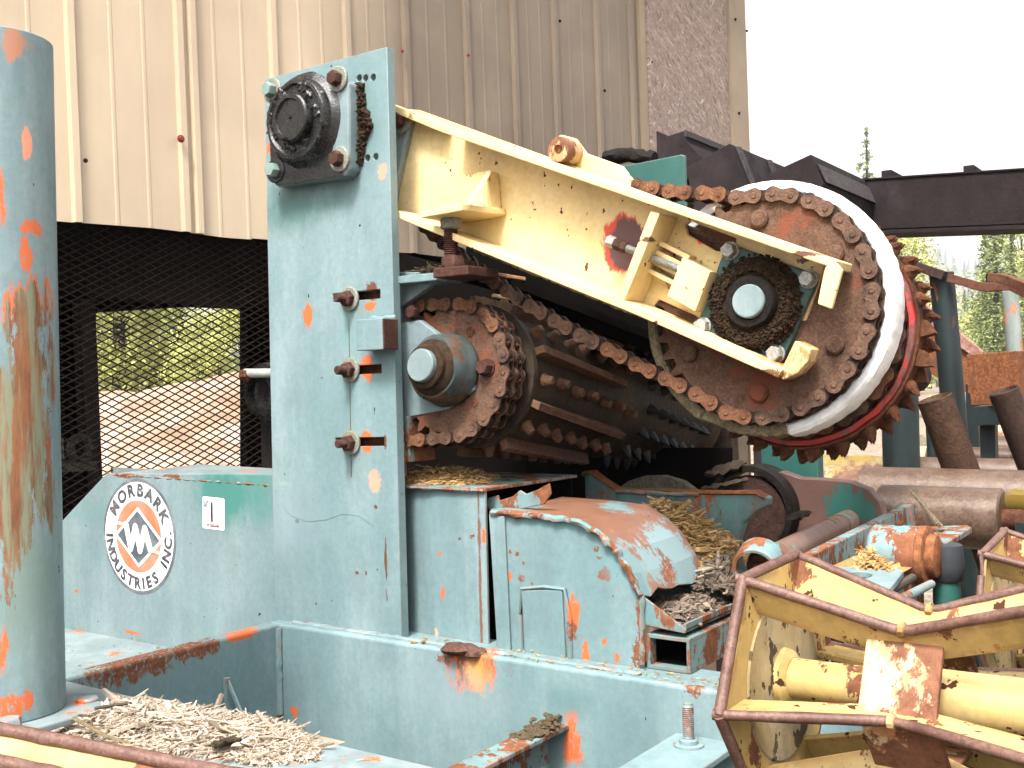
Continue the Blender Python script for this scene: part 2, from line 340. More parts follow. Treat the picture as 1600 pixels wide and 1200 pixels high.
m_dark = plain('dark_interior', (.006, .0055, .006), .95, spec=.02)  # near-black colour in place of shade inside openings
m_void = plain('shade_panel', (.007, .0055, .005), .9, spec=.03)  # near-black colour in place of shade behind and inside parts
m_wood = rusty('old_dark_timber', (.028, .019, .022), (.055, .038, .04), (.075, .055, .06), 9, .8, .2)
m_woodlit = rusty('lit_face', (.10, .085, .09), (.17, .15, .15), None, 12, .8, .2)  # paler copy of the timber, with the light put into its colour
m_conv = rusty('worn_roller_steel', (.19, .105, .068), (.32, .205, .14), (.13, .065, .045), 22, .38, .04, .12, spec=.35, gain=.36)
m_convy = paint('roller_yellow_worn', (.19, .125, .018), (.24, .17, .04), primer=(.16, .09, .05), rust=(.09, .05, .035), chip=.63, rusty=.50, edge=0, grime=.5, rough=.4)
m_rollcream = paint('roller_cream_worn', (.42, .34, .19), (.46, .39, .26), rust=(.25, .12, .08), chip=.62, rusty=.56, edge=0)
m_pinkrust = rusty('pale_rust', (.42, .21, .16), (.52, .30, .24), (.34, .14, .09), 10, .7, .15, gain=.55)
# ------------------------------------------------------------------ ground and terrain
def stone_mat(name, cols, sc):
    s = NB(name); vo = s.n('ShaderNodeTexVoronoi', {'Vector': s.pos, 'Scale': sc})
    c = s.mix(s.mr(s.n('ShaderNodeSeparateColor', {0: vo.outputs['Color']}).outputs[0], 0, 1), cols[0], cols[1])
    c = s.mix(s.mr(s.noise(sc * .12, 6, .6), .42, .62), c, cols[2]); c = s.mix(s.mr(vo.outputs['Distance'], .45, .75, 0, .6), c, cols[3])
    s.bump(vo.outputs['Distance'], .7, .05); return s.out(c, .95, 0, .2)
m_ground = stone_mat('gravel_yard', [(.2, .16, .12), (.29, .24, .19), (.17, .12, .08), (.09, .07, .05)], 18)
m_bank = stone_mat('gravel_bank_stone', [(.26, .175, .13), (.40, .31, .25), (.18, .11, .07), (.12, .08, .055)], 3.2)
m_hill = stone_mat('hill_scrub', [(.035, .05, .025), (.06, .07, .04), (.10, .10, .09), (.025, .035, .02)], .05)
g = MB(); n = 40
for i in range(n + 1):
    for j in range(n + 1):
        fx, fy = i / n * 2 - 1, j / n * 2 - 1
        g.v.append(Vector((fx * abs(fx) ** 2 * 2500, fy * abs(fy) ** 2 * 2500 + 10, -.02)))
for i in range(n):
    for j in range(n):
        a = i * (n + 1) + j; g.f.append([a, a + n + 1, a + n + 2, a + 1]); g.m.append(0); g.sm.append(True); g.r.append(0.0)
ONE('ground', g, m_ground, kind='structure', base=Vector((0, 0, 0)))
def terrain(name, nx, ny, fn, mat):
    t = MB()
    for j in range(ny + 1):
        for i in range(nx + 1): t.v.append(fn(i / nx, j / ny))
    for j in range(ny):
        for i in range(nx):
            a = j * (nx + 1) + i; t.f.append([a, a + 1, a + nx + 2, a + nx + 1]); t.m.append(0); t.sm.append(True); t.r.append(0.0)
    return ONE(name, t, mat, kind='structure', base=Vector((0, 0, 0)))
def bank(a, b):
    x = -14 + 14 * a; y = 9 + 17 * b; h = min(1, b * 1.7); top = 1.75 + .6 * max(0, (x + 7.5) / 4.5) if x > -7.5 else 1.75
    z = -.1 + top * (h * h * (3 - 2 * h)) + .16 * noise.noise(Vector((x, y, 0)) * .6) + .09 * noise.noise(Vector((x, y, 3)) * 2.1)
    return Vector((x, y, z if a not in (0, 1) else -.3))
terrain('gravel_bank', 90, 90, bank, m_bank)
def hill(a, b):
    ang = radians(-70 + 150 * a); d = 350 + 1400 * b
    x, y = sin(ang) * d, cos(ang) * d
    ridge = (1 - .8 * math.exp(-((ang + .27) / .11) ** 2)) * (54 + 100 * (1 + noise.noise(Vector((ang * 2.4, 1.3, 0)))) * (.55 + .45 * sin(ang * 2.2 + .4)))
    hgt = ridge * min(1, b * 1.25) ** 1.15 + 14 * noise.noise(Vector((x, y, 0)) * .006) * b + 6 * noise.noise(Vector((x, y, 5)) * .02) * b
    return Vector((x, y, hgt - 1))
terrain('hillside', 90, 40, hill, m_hill)

# ------------------------------------------------------------------ trees
def leaf_mat(name, a, b, c):
    s = NB(name); at_ = s.n('ShaderNodeAttribute', attribute_name='rnd').outputs['Fac']
    col = s.mix(s.mr(at_, 0, .55), a, b); col = s.mix(s.mr(at_, .6, 1), col, c)
    s.b.inputs['Transmission Weight'].default_value = 0; return s.out(col, .7, 0, .2)
m_leafc = leaf_mat('conifer_needles', (.085, .12, .035), (.14, .17, .055), (.20, .22, .085))
m_leafy = leaf_mat('pale_spring_leaves', (.25, .28, .075), (.34, .35, .11), (.42, .42, .17))
m_bark = rusty('tree_bark', (.06, .045, .035), (.13, .10, .08), None, 8, .9, .4)
def conifer_mesh(h, r, seed, tiers=26, airy=.0):
    random.seed(seed); cr = MB(); tr = MB()
    tr.tube([Vector((0, 0, 0)), Vector((.03, 0, h * .4)), Vector((0, .02, h * .75)), Vector((0, 0, h * .985))], lambda t: .022 * h * (1 - t) + .012, 7)
    for k in range(tiers):
        f = k / (tiers - 1); z = h * (.12 + .86 * f); rr = r * (1 - f) ** .8 * ru(.75, 1.15) + .12
        for b in range(int(7 + 5 * (1 - f))):
            if R() < airy: continue
            a = ru(0, 2 * pi); L = rr * ru(.55, 1.1); d = Vector((cos(a), sin(a), 0)); dz = -.22 * L
            for q in range(int(8 + 34 * L / r)):
                t = ru(.15, 1) ; p = Vector((0, 0, z)) + d * (L * t) + Z * (dz * t * t + ru(-.05, .05) * h * .3)
                p += Vector((ru(-1, 1), ru(-1, 1), ru(-.6, .3))) * .16 * rr
                s_ = ru(.5, 1.2) * (.05 * r + .03); e = Vector((ru(-1, 1), ru(-1, 1), ru(-.7, .3))).normalized(); f2 = e.cross(Vector((ru(-1, 1), ru(-1, 1), ru(-1, 1)))).normalized()
                cr.add([p - e * s_, p + f2 * s_ * .4, p + e * s_, p - f2 * s_ * .4], [(0, 1, 2, 3)], 0, False, max(.01, min(1, .15 + .5 * R() + .35 * t * R())))
    return cr.mesh('crown', m_leafc), tr.mesh('trunk', m_bark)
def leafy_mesh(h, r, seed):
    random.seed(seed); cr = MB(); tr = MB()
    tr.tube([Vector((0, 0, 0)), Vector((.1, 0, h * .35)), Vector((0, .1, h * .7)), Vector((0, 0, h * .92))], lambda t: .025 * h * (1 - t) + .02, 7)
    for k in range(40):
        f = ru(.2, 1); a = ru(0, 2 * pi); rr = r * sqrt(R()) * (1 - abs(f - .55) * .9)
        c = Vector((cos(a) * rr, sin(a) * rr, h * f)); tr.tube([Vector((0, 0, h * f * .8)), c], lambda t: .03 * (1 - t) + .008, 5)
        cs = ru(.22, .42) * r; sh = R() * .5
        for q in range(230):
            d = Vector((random.gauss(0, 1), random.gauss(0, 1), random.gauss(0, .8))) * cs * .55; p = c + d; s_ = ru(.018, .045) * r
            e = Vector((ru(-1, 1), ru(-1, 1), ru(-1, 1))).normalized(); f2 = e.cross(Vector((ru(-1, 1), ru(-1, 1), ru(-1, 1)))).normalized()
            cr.add([p - e * s_, p + f2 * s_ * .6, p + e * s_, p - f2 * s_ * .6], [(0, 1, 2, 3)], 0, False, max(.01, min(1, sh + .5 * R())))
    return cr.mesh('crown', m_leafy), tr.mesh('trunk', m_bark)
KIND = {'c1': conifer_mesh(14, 2.6, 1), 'c2': conifer_mesh(17, 2.3, 2, 30, .1), 'l1': leafy_mesh(9, 3.0, 3), 'l2': leafy_mesh(12, 3.0, 4), 'snag': conifer_mesh(22, 3.6, 7, 22, .4)}
def tree(kind, x, y, sc, rz, name, label, cat, group, z=-.05):
    t = T(name, label, cat, (x, y, z), group); t.scale = (sc, sc, sc); t.rotation_euler.z = rz
    for nm, me in zip(('crown', 'trunk'), KIND[kind]):
        o = bpy.data.objects.new(nm, me); C.objects.link(o); o.parent = t
def px_tree(kind, px, d, sc, name, label, cat, group, z=-.05):
    p = at(px, 610, d); tree(kind, p.x, p.y, sc, ru(0, 6), name, label, cat, group, z)
random.seed(5)
G1 = 'leafy trees behind the gravel bank'
for px, d, sc in [(120, 36, .95), (185, 40, 1.0), (232, 44, .62), (150, 52, 1.25), (205, 55, .95)]:
    px_tree('l1' if R() < .5 else 'l2', px, d, sc, 'leafy_tree', 'pale green leafy tree in the row behind the gravel bank, seen through the mesh screen', 'tree', G1)
px_tree('c2', 283, 46, .62, 'conifer_tree', 'dark conifer standing among the pale trees behind the mesh screen', 'tree', None)
for px, d, sc in [(322, 42, .42), (345, 37, .5), (380, 40, .55), (310, 33, .36)]:
    px_tree('l1', px, d, sc, 'leafy_bush_tree', 'low pale green tree under the bit of sky in the mesh opening', 'tree', 'low trees under the sky in the mesh opening')
GR = 'trees along the valley behind the yard'
for kind, px, d, sc in [('l2', 1425, 60, .82), ('l1', 1405, 48, .78), ('c1', 1545, 70, .82), ('c1', 1560, 58, .8), ('c2', 1585, 66, .72), ('l2', 1600, 80, 1.15), ('l2', 1640, 74, 1.05), ('c1', 1620, 55, .7), ('c1', 1680, 66, .8)]:
    px_tree(kind, px, d, sc, 'conifer_tree' if kind[0] == 'c' else 'leafy_tree', ('green conifer' if kind[0] == 'c' else 'pale yellow green leafy tree') + ' on the valley side behind the railed yard posts', 'tree', GR)
random.seed(91)
for k in range(26):
    kind = ['c1', 'c2', 'l2', 'c1', 'l1'][k % 5]; px = 1396 + k * 11.5; d = ru(95, 210)
    px_tree(kind, px, d, ru(.75, 1.15), 'conifer_tree' if kind[0] == 'c' else 'leafy_tree', ('green conifer' if kind[0] == 'c' else 'pale yellow green leafy tree') + ' on the valley side behind the railed yard posts', 'tree', GR)
px_tree('snag', 1362, 85, .98, 'sparse_conifer', 'thin sparse treetop rising above the dark overhead beam against white sky', 'tree', None)
# far wood on the hillside
random.seed(21); fw = MB()
for k in range(4200):
    a = ru(.0, 1); b = ru(.03, .95) ** 1.0; p = hill(a, b); hh = ru(14, 26); rr = hh * .16
    if noise.noise(p * .012) < -.12: continue
    sh = R()
    for q in range(5):
        z0 = p.z + hh * (.1 + .17 * q); r_ = rr * (1 - .17 * q); n_ = 6; a0 = R() * 6
        vs = [Vector((p.x + cos(a0 + 6.283 * i / n_) * r_ * ru(.7, 1.2), p.y + sin(a0 + 6.283 * i / n_) * r_ * ru(.7, 1.2), z0 + ru(-.4, .3))) for i in range(n_)] + [Vector((p.x, p.y, z0 + hh * .3))]
        fw.add(vs, [(i, (i + 1) % n_, n_) for i in range(n_)], 0, False, max(.01, min(1, sh * .7 + .3 * R())))
ONE('far_wood', fw, leaf_mat('far_needles', (.012, .028, .014), (.03, .05, .022), (.05, .07, .03)), 'pale far wood covering the mountain side', None, None, 'stuff', base=Vector((0, 0, 0)))
random.seed(31)

# ------------------------------------------------------------------ metal shed
W0 = at(418, 375, 4.2); Wd = Vector((.705, .709, 0)).normalized(); Wn = Vector((Wd.y, -Wd.x, 0)); ZB = W0.z; Wu = Z - Wd * tan(radians(1.3))
def wp(t, n, z): return W0 + Wd * t + Wn * n + Wu * (z - ZB)
def wtz(x, y, n):
    r = ray(x, y); p = CAM + r * (((W0 + Wn * n) - CAM).dot(Wn) / r.dot(Wn)); z = p.z
    return (p - W0 - Wu * (z - ZB)).dot(Wd), z
def siding_mat():
    s = NB('tan_siding'); 
    n1 = s.mr(s.noise(1.3, 7, .65, s.stretch(1, 1, .35)), .38, .66); c = s.mix(n1, (.43, .345, .24), (.36, .28, .2))
    st = s.mr(s.noise(1.0, 6, .65, s.stretch(9, 9, .5, (2, 8, 1))), .48, .75); c = s.mix(s.mth('MULTIPLY', st, .35), c, (.33, .25, .17))
    d = s.mr(s.noise(60, 6, .8), .66, .7); c = s.mix(s.mth('MULTIPLY', d, .35), c, (.2, .15, .1))
    # sheets towards the shed corner turn darker and greyer
    q = s.n('ShaderNodeVectorMath', {0: s.pos, 1: tuple(Wd)}, operation='DOT_PRODUCT').outputs['Value']; b = W0.dot(Wd)
    g = s.mth('ADD', s.mr(q, b + .15, b + .75), s.mth('MULTIPLY', s.mth('SUBTRACT', s.noise(2.5, 5), .5), .6), clamp=True)
    c = s.mix(g, c, s.mix(n1, (.155, .118, .085), (.105, .08, .058)))
    s.bump(s.noise(5, 3), .08, .02); return s.out(c, .42, 0, .4)
m_siding = siding_mat()
def osb_mat():
    s = NB('osb_board'); o = None
    wv = s.n('ShaderNodeVectorMath', {0: s.pos, 1: tuple(Wd)}, operation='DOT_PRODUCT').outputs['Value']; sp = s.n('ShaderNodeSeparateXYZ', {0: s.pos}).outputs['Z']
    c = (.19, .145, .12)
    for k, (ang, th, cc) in enumerate([(.3, .53, (.22, .17, .145)), (1.2, .55, (.17, .125, .105)), (-.5, .57, (.27, .215, .19)), (2.2, .58, (.13, .09, .075)), (.9, .66, (.38, .335, .31)), (-1.1, .67, (.33, .29, .265))]):
        a = s.mth('ADD', s.mth('MULTIPLY', wv, cos(ang)), s.mth('MULTIPLY', sp, sin(ang))); b = s.mth('ADD', s.mth('MULTIPLY', wv, -sin(ang)), s.mth('MULTIPLY', sp, cos(ang)))
        v = s.n('ShaderNodeCombineXYZ', {0: s.mth('MULTIPLY', a, 15.0), 1: s.mth('MULTIPLY', b, 64.0), 2: k * 3.7}).outputs[0]
        m = s.mr(s.noise(1.0, 3, .6, v, .6), th, th + .03); c = s.mix(m, c, cc)
    c = s.mix(s.mr(s.noise(90, 4, .8), .3, .7, 0, .3), c, (.08, .055, .05))
    return s.out(c, .8, 0, .2)
m_osb = osb_mat(); m_trim = plain('corner_trim_paint', (.36, .28, .2), .45, .12, 3); m_screw = plain('red_washer_screw', (.35, .06, .06), .5)
shed = T('metal_shed', 'tan ribbed metal shed with a particle board patch near its right corner', 'shed', (W0.x, W0.y, 0))
majors = [-2.35, -1.95, -1.55, -1.145, -.744, -.344, .055, .413, .729, 1.09, 1.40, 1.69, 2.016, 2.30]
def sheet_profile(t0, t1):
    pr = [(t0, 0)]
    for k, m in enumerate(majors):
        nx = majors[k + 1] if k + 1 < len(majors) else m + .33
        for c, wv_, h, top in [(m, .017, .018, .010)] + [(m + (nx - m) * f, .008, .0018, .004) for f in (.36, .66)]:
            if t0 + wv_ < c < t1 - wv_: pr += [(c - wv_, 0), (c - top, h), (c + top, h), (c + wv_, 0)]
        if abs(m + .344) < .01 and t0 < -1: pr += [(m + .034, 0), (m + .042, .022), (m + .06, .022), (m + .068, 0)]
    return pr + [(t1, 0)]
def sheet(t0, t1, z0, z1, name, mat, n0=0.0):
    pr = sheet_profile(t0, t1); mb = MB()
    for t, nn in pr: mb.v.append(wp(t, nn + n0, z0 + .012 * noise.noise(Vector((t * 3, 0, 0))) if z0 > .2 else z0))
    for t, nn in pr: mb.v.append(wp(t, nn + n0, z1))
    k = len(pr)
    for i in range(k - 1): mb.f.append([i, i + 1, k + i + 1, k + i]); mb.m.append(0); mb.sm.append(False); mb.r.append(0.0)
    o = P(name, mb, mat, shed); s_ = o.modifiers.new('thick', 'SOLIDIFY'); s_.thickness = .003; s_.offset = -1
    return o
ZT = ZB + 3.0
sheet(-2.5, 1.25, ZB, ZT, 'siding_sheet', m_siding); sheet(1.2504, 3.30, 0.0, ZT, 'siding_sheet', m_siding)
to, zo = wtz(1018, 206, .035); to2, _ = wtz(1141, 206, .035)
P('osb_board', MB().prism([wp(to, .036, zo - .35), wp(to2, .036, zo - .35), wp(to2, .036, ZT), wp(to, .036, ZT)], -Wn * .03), m_osb, shed)
tc, _ = wtz(1164, 100, .04)
tr = MB(); tr.box(wp((to2 + tc) / 2 + .004, .028, (zo - .5 + ZT) / 2), Wd * ((tc - to2) / 2 - .002), Wn * .025, Wu * ((ZT - zo + .5) / 2)); tr.box(wp(tc - .01, -.13, ZT / 2), Wd * .006, Wn * .12, Wu * (ZT / 2))
P('corner_trim', tr, m_trim, shed)
tk = MB(); tk.box(wp(to - .03, .012, (zo - .5 + ZT) / 2), Wd * .024, Wn * .012, Wu * ((ZT - zo + .5) / 2)); P('edge_trim', tk, m_trim, shed)
sc = MB()
scs = MB(); spots = [(282, 217), (133, 251), (628, 80), (874, 33), (944, 142), (731, 86), (1017, 97), (1143, 32), (1149, 178), (1161, 50)]
for i, (x, y) in enumerate(spots):
    t, z = wtz(x, y, .03); q = MB().bolt(wp(t, .031 if i < 7 else .054, z), Wn, .0055 if i else .010, 1.4); P('screw', q, m_screw if i in (0, 2, 5) else m_black, shed)
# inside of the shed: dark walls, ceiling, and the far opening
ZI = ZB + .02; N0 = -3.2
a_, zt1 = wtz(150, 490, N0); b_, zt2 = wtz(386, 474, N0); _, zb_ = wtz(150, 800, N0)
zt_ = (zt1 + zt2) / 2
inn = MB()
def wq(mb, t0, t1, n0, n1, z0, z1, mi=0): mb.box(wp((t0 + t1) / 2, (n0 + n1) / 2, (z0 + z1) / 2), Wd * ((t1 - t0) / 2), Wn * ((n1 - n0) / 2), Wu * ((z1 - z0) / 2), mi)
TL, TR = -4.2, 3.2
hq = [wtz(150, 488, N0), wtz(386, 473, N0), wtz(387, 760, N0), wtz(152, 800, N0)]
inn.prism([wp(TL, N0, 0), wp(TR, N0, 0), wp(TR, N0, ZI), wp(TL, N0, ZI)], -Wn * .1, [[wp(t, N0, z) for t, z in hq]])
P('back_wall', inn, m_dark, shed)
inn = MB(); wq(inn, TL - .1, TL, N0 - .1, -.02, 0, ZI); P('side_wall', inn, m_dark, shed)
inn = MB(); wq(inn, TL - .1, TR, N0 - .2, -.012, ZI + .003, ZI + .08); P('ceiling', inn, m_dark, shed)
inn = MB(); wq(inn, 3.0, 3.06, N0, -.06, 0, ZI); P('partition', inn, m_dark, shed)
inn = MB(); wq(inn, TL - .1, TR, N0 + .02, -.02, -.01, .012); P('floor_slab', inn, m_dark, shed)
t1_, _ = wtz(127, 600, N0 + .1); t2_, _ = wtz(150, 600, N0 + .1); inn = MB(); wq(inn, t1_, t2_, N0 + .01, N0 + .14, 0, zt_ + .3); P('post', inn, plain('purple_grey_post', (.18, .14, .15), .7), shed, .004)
rf = MB(); rf.prism([wp(-4.4, .45, ZT + .002), wp(3.6, .45, ZT + .002), wp(3.6, -3.6, ZT + 1.2), wp(-4.4, -3.6, ZT + 1.2)], Z * .08); P('unseen_roof', rf, m_siding, shed)  # unseen roof, its overhang added to shade the wall
ps = MB(); wq(ps, 3.24, 3.30, N0, -.27, 0, ZT); P('end_wall', ps, m_siding, shed)
# small clutter beyond the mesh, on the shed floor
p = wtz(112, 700, -2.6); cl = T('parts_bench', 'cluttered pale metal workbench behind the lower left of the mesh screen', 'workbench', tuple(wp(p[0], -2.6, 0)))
q = MB(); wq(q, p[0] - .5, p[0] + .1, -2.95, -2.5, p[1] - .13, p[1] - .08); P('bench_top', q, plain('pale_bench', (.3, .27, .22), .7), cl)
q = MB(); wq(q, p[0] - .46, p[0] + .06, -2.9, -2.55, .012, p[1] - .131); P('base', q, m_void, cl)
q = MB(); q.ring(wp(p[0] + .03, -2.6, p[1]), Wn + Wd * .4, [(0, .08), (.05, .08), (.05, .06), (0, .06)], 24); q.cyl(wp(p[0] - .1, -2.6, p[1] - .08), wp(p[0] - .1, -2.6, p[1] + .06), .05); P('spare_parts', q, m_galv, cl)
# expanded metal screen
m_mesh = rusty('mesh_steel', (.03, .02, .016), (.07, .046, .036), (.10, .07, .055), 12, .7, .1, .0, gain=.22, spec=.03)
ms = MB(); t0, _ = wtz(40, 600, -.05); t1, _ = wtz(452, 600, -.05); _, z0 = wtz(100, 830, -.05); z1 = ZB - .004
wdd, hdd = .0532, .0268; sl = hdd / wdd; nw = MB()
k0 = int((z0 - z1 - (t1 - t0) * sl) / hdd) - 1
for fam in (1, -1):
    k = -140
    while k < 140:
        c = z0 + k * hdd; k += 1; pts = []
        for t in (t0, t1): pass
        # line z = c + fam*sl*(t-t0), clipped to the rectangle
        ta, tb = t0, t1
        za, zb2 = c, c + fam * sl * (t1 - t0)
        def clip(ta, za, tb, zb2):
            out = []
            for (t, z, tt, zz) in ((ta, za, tb, zb2), (tb, zb2, ta, za)):
                if z < z0: t = t + (z0 - z) / (zz - z) * (tt - t); z = z0
                if z > z1: t = t + (z1 - z) / (zz - z) * (tt - t); z = z1
                out.append((t, z))
            return out
        if max(za, zb2) <= z0 or min(za, zb2) >= z1: continue
        (ta, za), (tb, zb2) = clip(ta, za, tb, zb2)
        if tb - ta < .02: continue
        nw.bar(wp(ta, -.05 + fam * .0012, za), wp(tb, -.05 + fam * .0012, zb2), .0036, .0060, Wn)
ONE('mesh_screen', nw, m_mesh, 'dark expanded metal mesh screen covering the opening under the tan siding', 'mesh screen')
# ------------------------------------------------------------------ teal machine frame (machine axes: u right and nearer, v away, z up)
fr = T('machine_frame', 'faded teal steel machine frame with slotted upright plate, round logo panel and open pit', 'machine frame', tuple(M(-.2, 0, 0)))
def circ(c, r, n=20, v=0.0): return [M(c[0] + r * cos(2 * pi * k / n), v, c[1] + r * sin(2 * pi * k / n)) for k in range(n)]
holes = []
for x, y in [(561, 122), (571, 122), (583, 121), (563, 249), (574, 247), (587, 245)]: holes.append(circ(uz(x, y, 0), .0085, 12))
slots = []
for x0, x1, y0, y1 in [(520, 594, 466, 459), (524, 596, 580, 576), (524, 600, 691, 690)]:
    a, b = uz(x0, y0, 0), uz(x1, y1, 0); holes.append([M(a[0], 0, a[1] - .011), M(b[0], 0, b[1] - .011), M(b[0], 0, b[1] + .011), M(a[0], 0, a[1] + .011)])
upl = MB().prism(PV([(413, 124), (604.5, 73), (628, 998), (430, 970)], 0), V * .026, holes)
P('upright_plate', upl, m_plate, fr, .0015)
# the sliding backing bar seen through the slots
P('backing_plate', MB().prism(PV([(505, 430), (600, 420), (612, 720), (515, 720)], .03), V * .02), m_rust, fr)
# welded stop block
bu0, bz0 = uz(557, 548, -.055); bu1, bz1 = uz(597, 497, -.055)
bl = MB(); bl.mbox(bu0, bu1, -.055, -.002, bz0, bz1, 0); bl.mbox(bu1 + .0002, bu1 + .004, -.054, -.003, bz0 + .001, bz1 - .001, 1)
P('stop_block', bl, [m_teal, m_bolthead], fr, .002)
wl = MB(); wl.tube([M(bu0 + (bu1 - bu0) * k / 14, -.004, bz1 + .004) for k in range(15)], .006, 8, 0, .003); P('weld_bead', wl, m_teal, fr)
# clamp studs in the slots
for x, y in [(547, 467), (548, 578), (549, 692)]:
    p = pv(x, y, -.001); q = MB(); q.lathe(p, -V, [(0, .030), (.005, .030), (.006, .028)], 28, 0); q.hexh(p - V * .006, -V, .020, .017, 1, .2); q.thread(p - V * .022, -V, .0105, .028, .0035, 14, 1)
    P('clamp_nut', q, [m_washer, m_bolthead], fr)
# seam scribed by the slide
q = MB(); q.tube([pv(545, 500, -.0006), pv(546.5, 600, -.0006), pv(549, 745, -.0006)], .0011, 5); P('seam', q, m_tealdark, fr)
q = MB(); crv = [(441, 790), (455, 806), (480, 815), (510, 812), (535, 803), (560, 806), (585, 822), (605, 850), (620, 880)]
q.tube([pv(x, y, -.0002) for x, y in crv], .0007, 5); P('scratch', q, plain('dull_teal_mark', (.16, .27, .28), .5), fr)
# upper bearing on the face of the plate
hb = MB(); fc = PV([(426, 134), (538, 123), (545, 129), (546, 264), (538, 276), (432, 291), (424, 283), (419, 142)], -.04)
hb.prism(fc, V * .039); P('bearing_flange', hb, m_tealflange, fr, .006)
c0 = pv(476, 190, -.04); ax = -V
hs = MB(); hs.lathe(c0, ax, [(0, .122), (.005, .115), (.014, .104), (.030, .101), (.035, .097), (.036, .089), (.030, .083), (.030, .066)], 44, 0, lump=.004, lf=25)
hs.lathe(c0 + ax * .030, ax, [(0, .062), (.020, .060), (.024, .056), (.024, .047), (.018, .044), (.018, .004), (.012, .003)], 36, 0, lump=.0025, lf=40)
ho = P('bearing_housing', hs, m_grease, fr)
gz = MB()
for k in range(46):
    a = R() * 6.28; rr = ru(.066, .10); x_, y_, _ = basis(ax); p = c0 + ax * ru(.024, .034) + (x_ * cos(a) + y_ * sin(a)) * rr
    s_ = ru(.006, .014); gz.lathe(p - ax * s_ * .5, ax, [(0, .001), (s_ * .3, s_), (s_ * .8, s_ * .7), (s_, .001)], 8, 0, R(), lump=s_ * .6, lf=120)
P('grease_clots', gz, m_grease, fr)
# black grease running over the lower left of the flange
gs = MB(); pts = [(428, 140), (470, 129), (500, 126), (512, 150), (520, 200), (520, 235), (524, 258), (536, 266), (537, 275), (433, 290), (425, 282), (421, 200)]
cen = pv(478, 215, -.0415); ring_ = PV(pts, -.0412); gs.prism(ring_, -V * .002); P('grease_coat', gs, m_grease, fr, .001)
for (x, y, mt, wm) in [(423, 142, m_greenbolt, m_washer), (525, 124, m_bolthead, m_washer), (528, 249, m_bolthead, m_washer), (428, 267, m_greenbolt, m_grease)]:
    q = MB(); p = pv(x + 4, y, -.0405); q.lathe(p, -V, [(0, .031), (.005, .031), (.0065, .029)], 28, 1); q.hexh(p - V * .0065, -V, .019, .020, 0, R()); P('flange_bolt', q, [mt, wm], fr)
# brown fibre and grease clump to the right of the flange
fb = MB(); poly = [(557, 128), (567, 133), (570, 155), (577, 185), (583, 196), (576, 206), (570, 228), (566, 255), (558, 262)]
for k in range(260):
    while True:
        x, y = ru(550, 584), ru(126, 262); ins = False; j = len(poly) - 1
        for i in range(len(poly)):
            if (poly[i][1] > y) != (poly[j][1] > y) and x < (poly[j][0] - poly[i][0]) * (y - poly[i][1]) / (poly[j][1] - poly[i][1]) + poly[i][0]: ins = not ins
            j = i
        if ins: break
    r_ = ru(.004, .009); p = pv(x, y, -.001); fb.lathe(p, -V + Vector((ru(-.4, .4), 0, ru(-.4, .4))), [(0, r_), (r_ * ru(.6, 1.4), r_ * .6), (r_ * ru(1.5, 2.4), .0005)], 6, 0, R() * 3, r_ * .5, 150)
P('fibre_clump', fb, m_fuzz, fr)
# side panel with its folded top
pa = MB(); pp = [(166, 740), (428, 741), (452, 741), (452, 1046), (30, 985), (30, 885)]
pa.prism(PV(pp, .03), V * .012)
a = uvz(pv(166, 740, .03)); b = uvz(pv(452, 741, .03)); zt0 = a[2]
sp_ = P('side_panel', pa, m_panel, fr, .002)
tp = MB(); tp.prism([M(a[0] + .003, .0425, zt0 - .002), M(b[0], .0425, zt0 - .012), M(b[0], .36, zt0 - .004), M(a[0] + .02, .36, zt0 + .006)], -Z * .008)
q0 = uvz(pv(40, 880, .03)); tp.prism([M(a[0], .0425, zt0 - .004), M(a[0], .36, zt0 - .004), M(q0[0], .36, q0[2]), M(q0[0], .0425, q0[2])], -Z * .006)
tp.mbox(q0[0], b[0], .352, .364, -.14, zt0 - .016)
P('panel_top', tp, m_deck, fr, .001)
wl = MB(); wl.tube([M(a[0] + (b[0] - a[0]) * k / 60, .034, zt0 - .002 - .010 * k / 60) for k in range(61)], .005, 6, 0, .004, 90); P('weld_bead', wl, m_tealrust, fr)
# round maker's sticker, built in layers on the panel
def flatmat(n, c, wear=None, th=.6):
    s = NB(n); col = s.mix(s.mr(s.noise(35, 8, .75), th, th + .03), c, wear or (.75, .75, .73)); return s.out(s.mix(s.mr(s.noise(12, 5), .4, .7, 0, .25), col, (.5, .52, .52)), .4, 0, .5)
m_sw, m_sd, m_so, m_sg = flatmat('sticker_white', (.80, .80, .79), (.62, .66, .67), .68), flatmat('sticker_black', (.055, .065, .075), (.4, .42, .43), .67), flatmat('sticker_orange', (.52, .115, .05), (.6, .45, .4), .70), flatmat('sticker_letter', (.095, .09, .105), (.5, .5, .52), .62)
m_rim = flatmat('sticker_edge', (.075, .08, .09), (.25, .26, .27), .6)
cu, cz = uz(217, 838, .03); RS = .1700
def disc(mb, r, lay, mi, n=64, r2=None):
    if r2 is None: mb.prism([M(cu + r * cos(6.2832 * k / n), .03 - .0007 * lay, cz + r * sin(6.2832 * k / n)) for k in range(n)], V * .0006, (), mi)
def flat(mb, pts, lay, mi): mb.prism([M(cu + x * RS, .03 - .0007 * lay, cz + y * RS) for x, y in pts], V * .0006, (), mi)
st = MB(); disc(st, RS, 1, 4); disc(st, RS * .94, 2, 0); disc(st, RS * .625, 3, 2)
flat(st, [(-.66, .02), (0, .62 - .14), (.66, -.02), (0, -.55)], 4, 0) if 0 else flat(st, [(-.655, 0), (0, .505), (.665, -.045), (0, -.535)], 4, 0)
flat(st, [(-.575, 0), (0, .445), (.585, -.04), (0, -.475)], 5, 1)
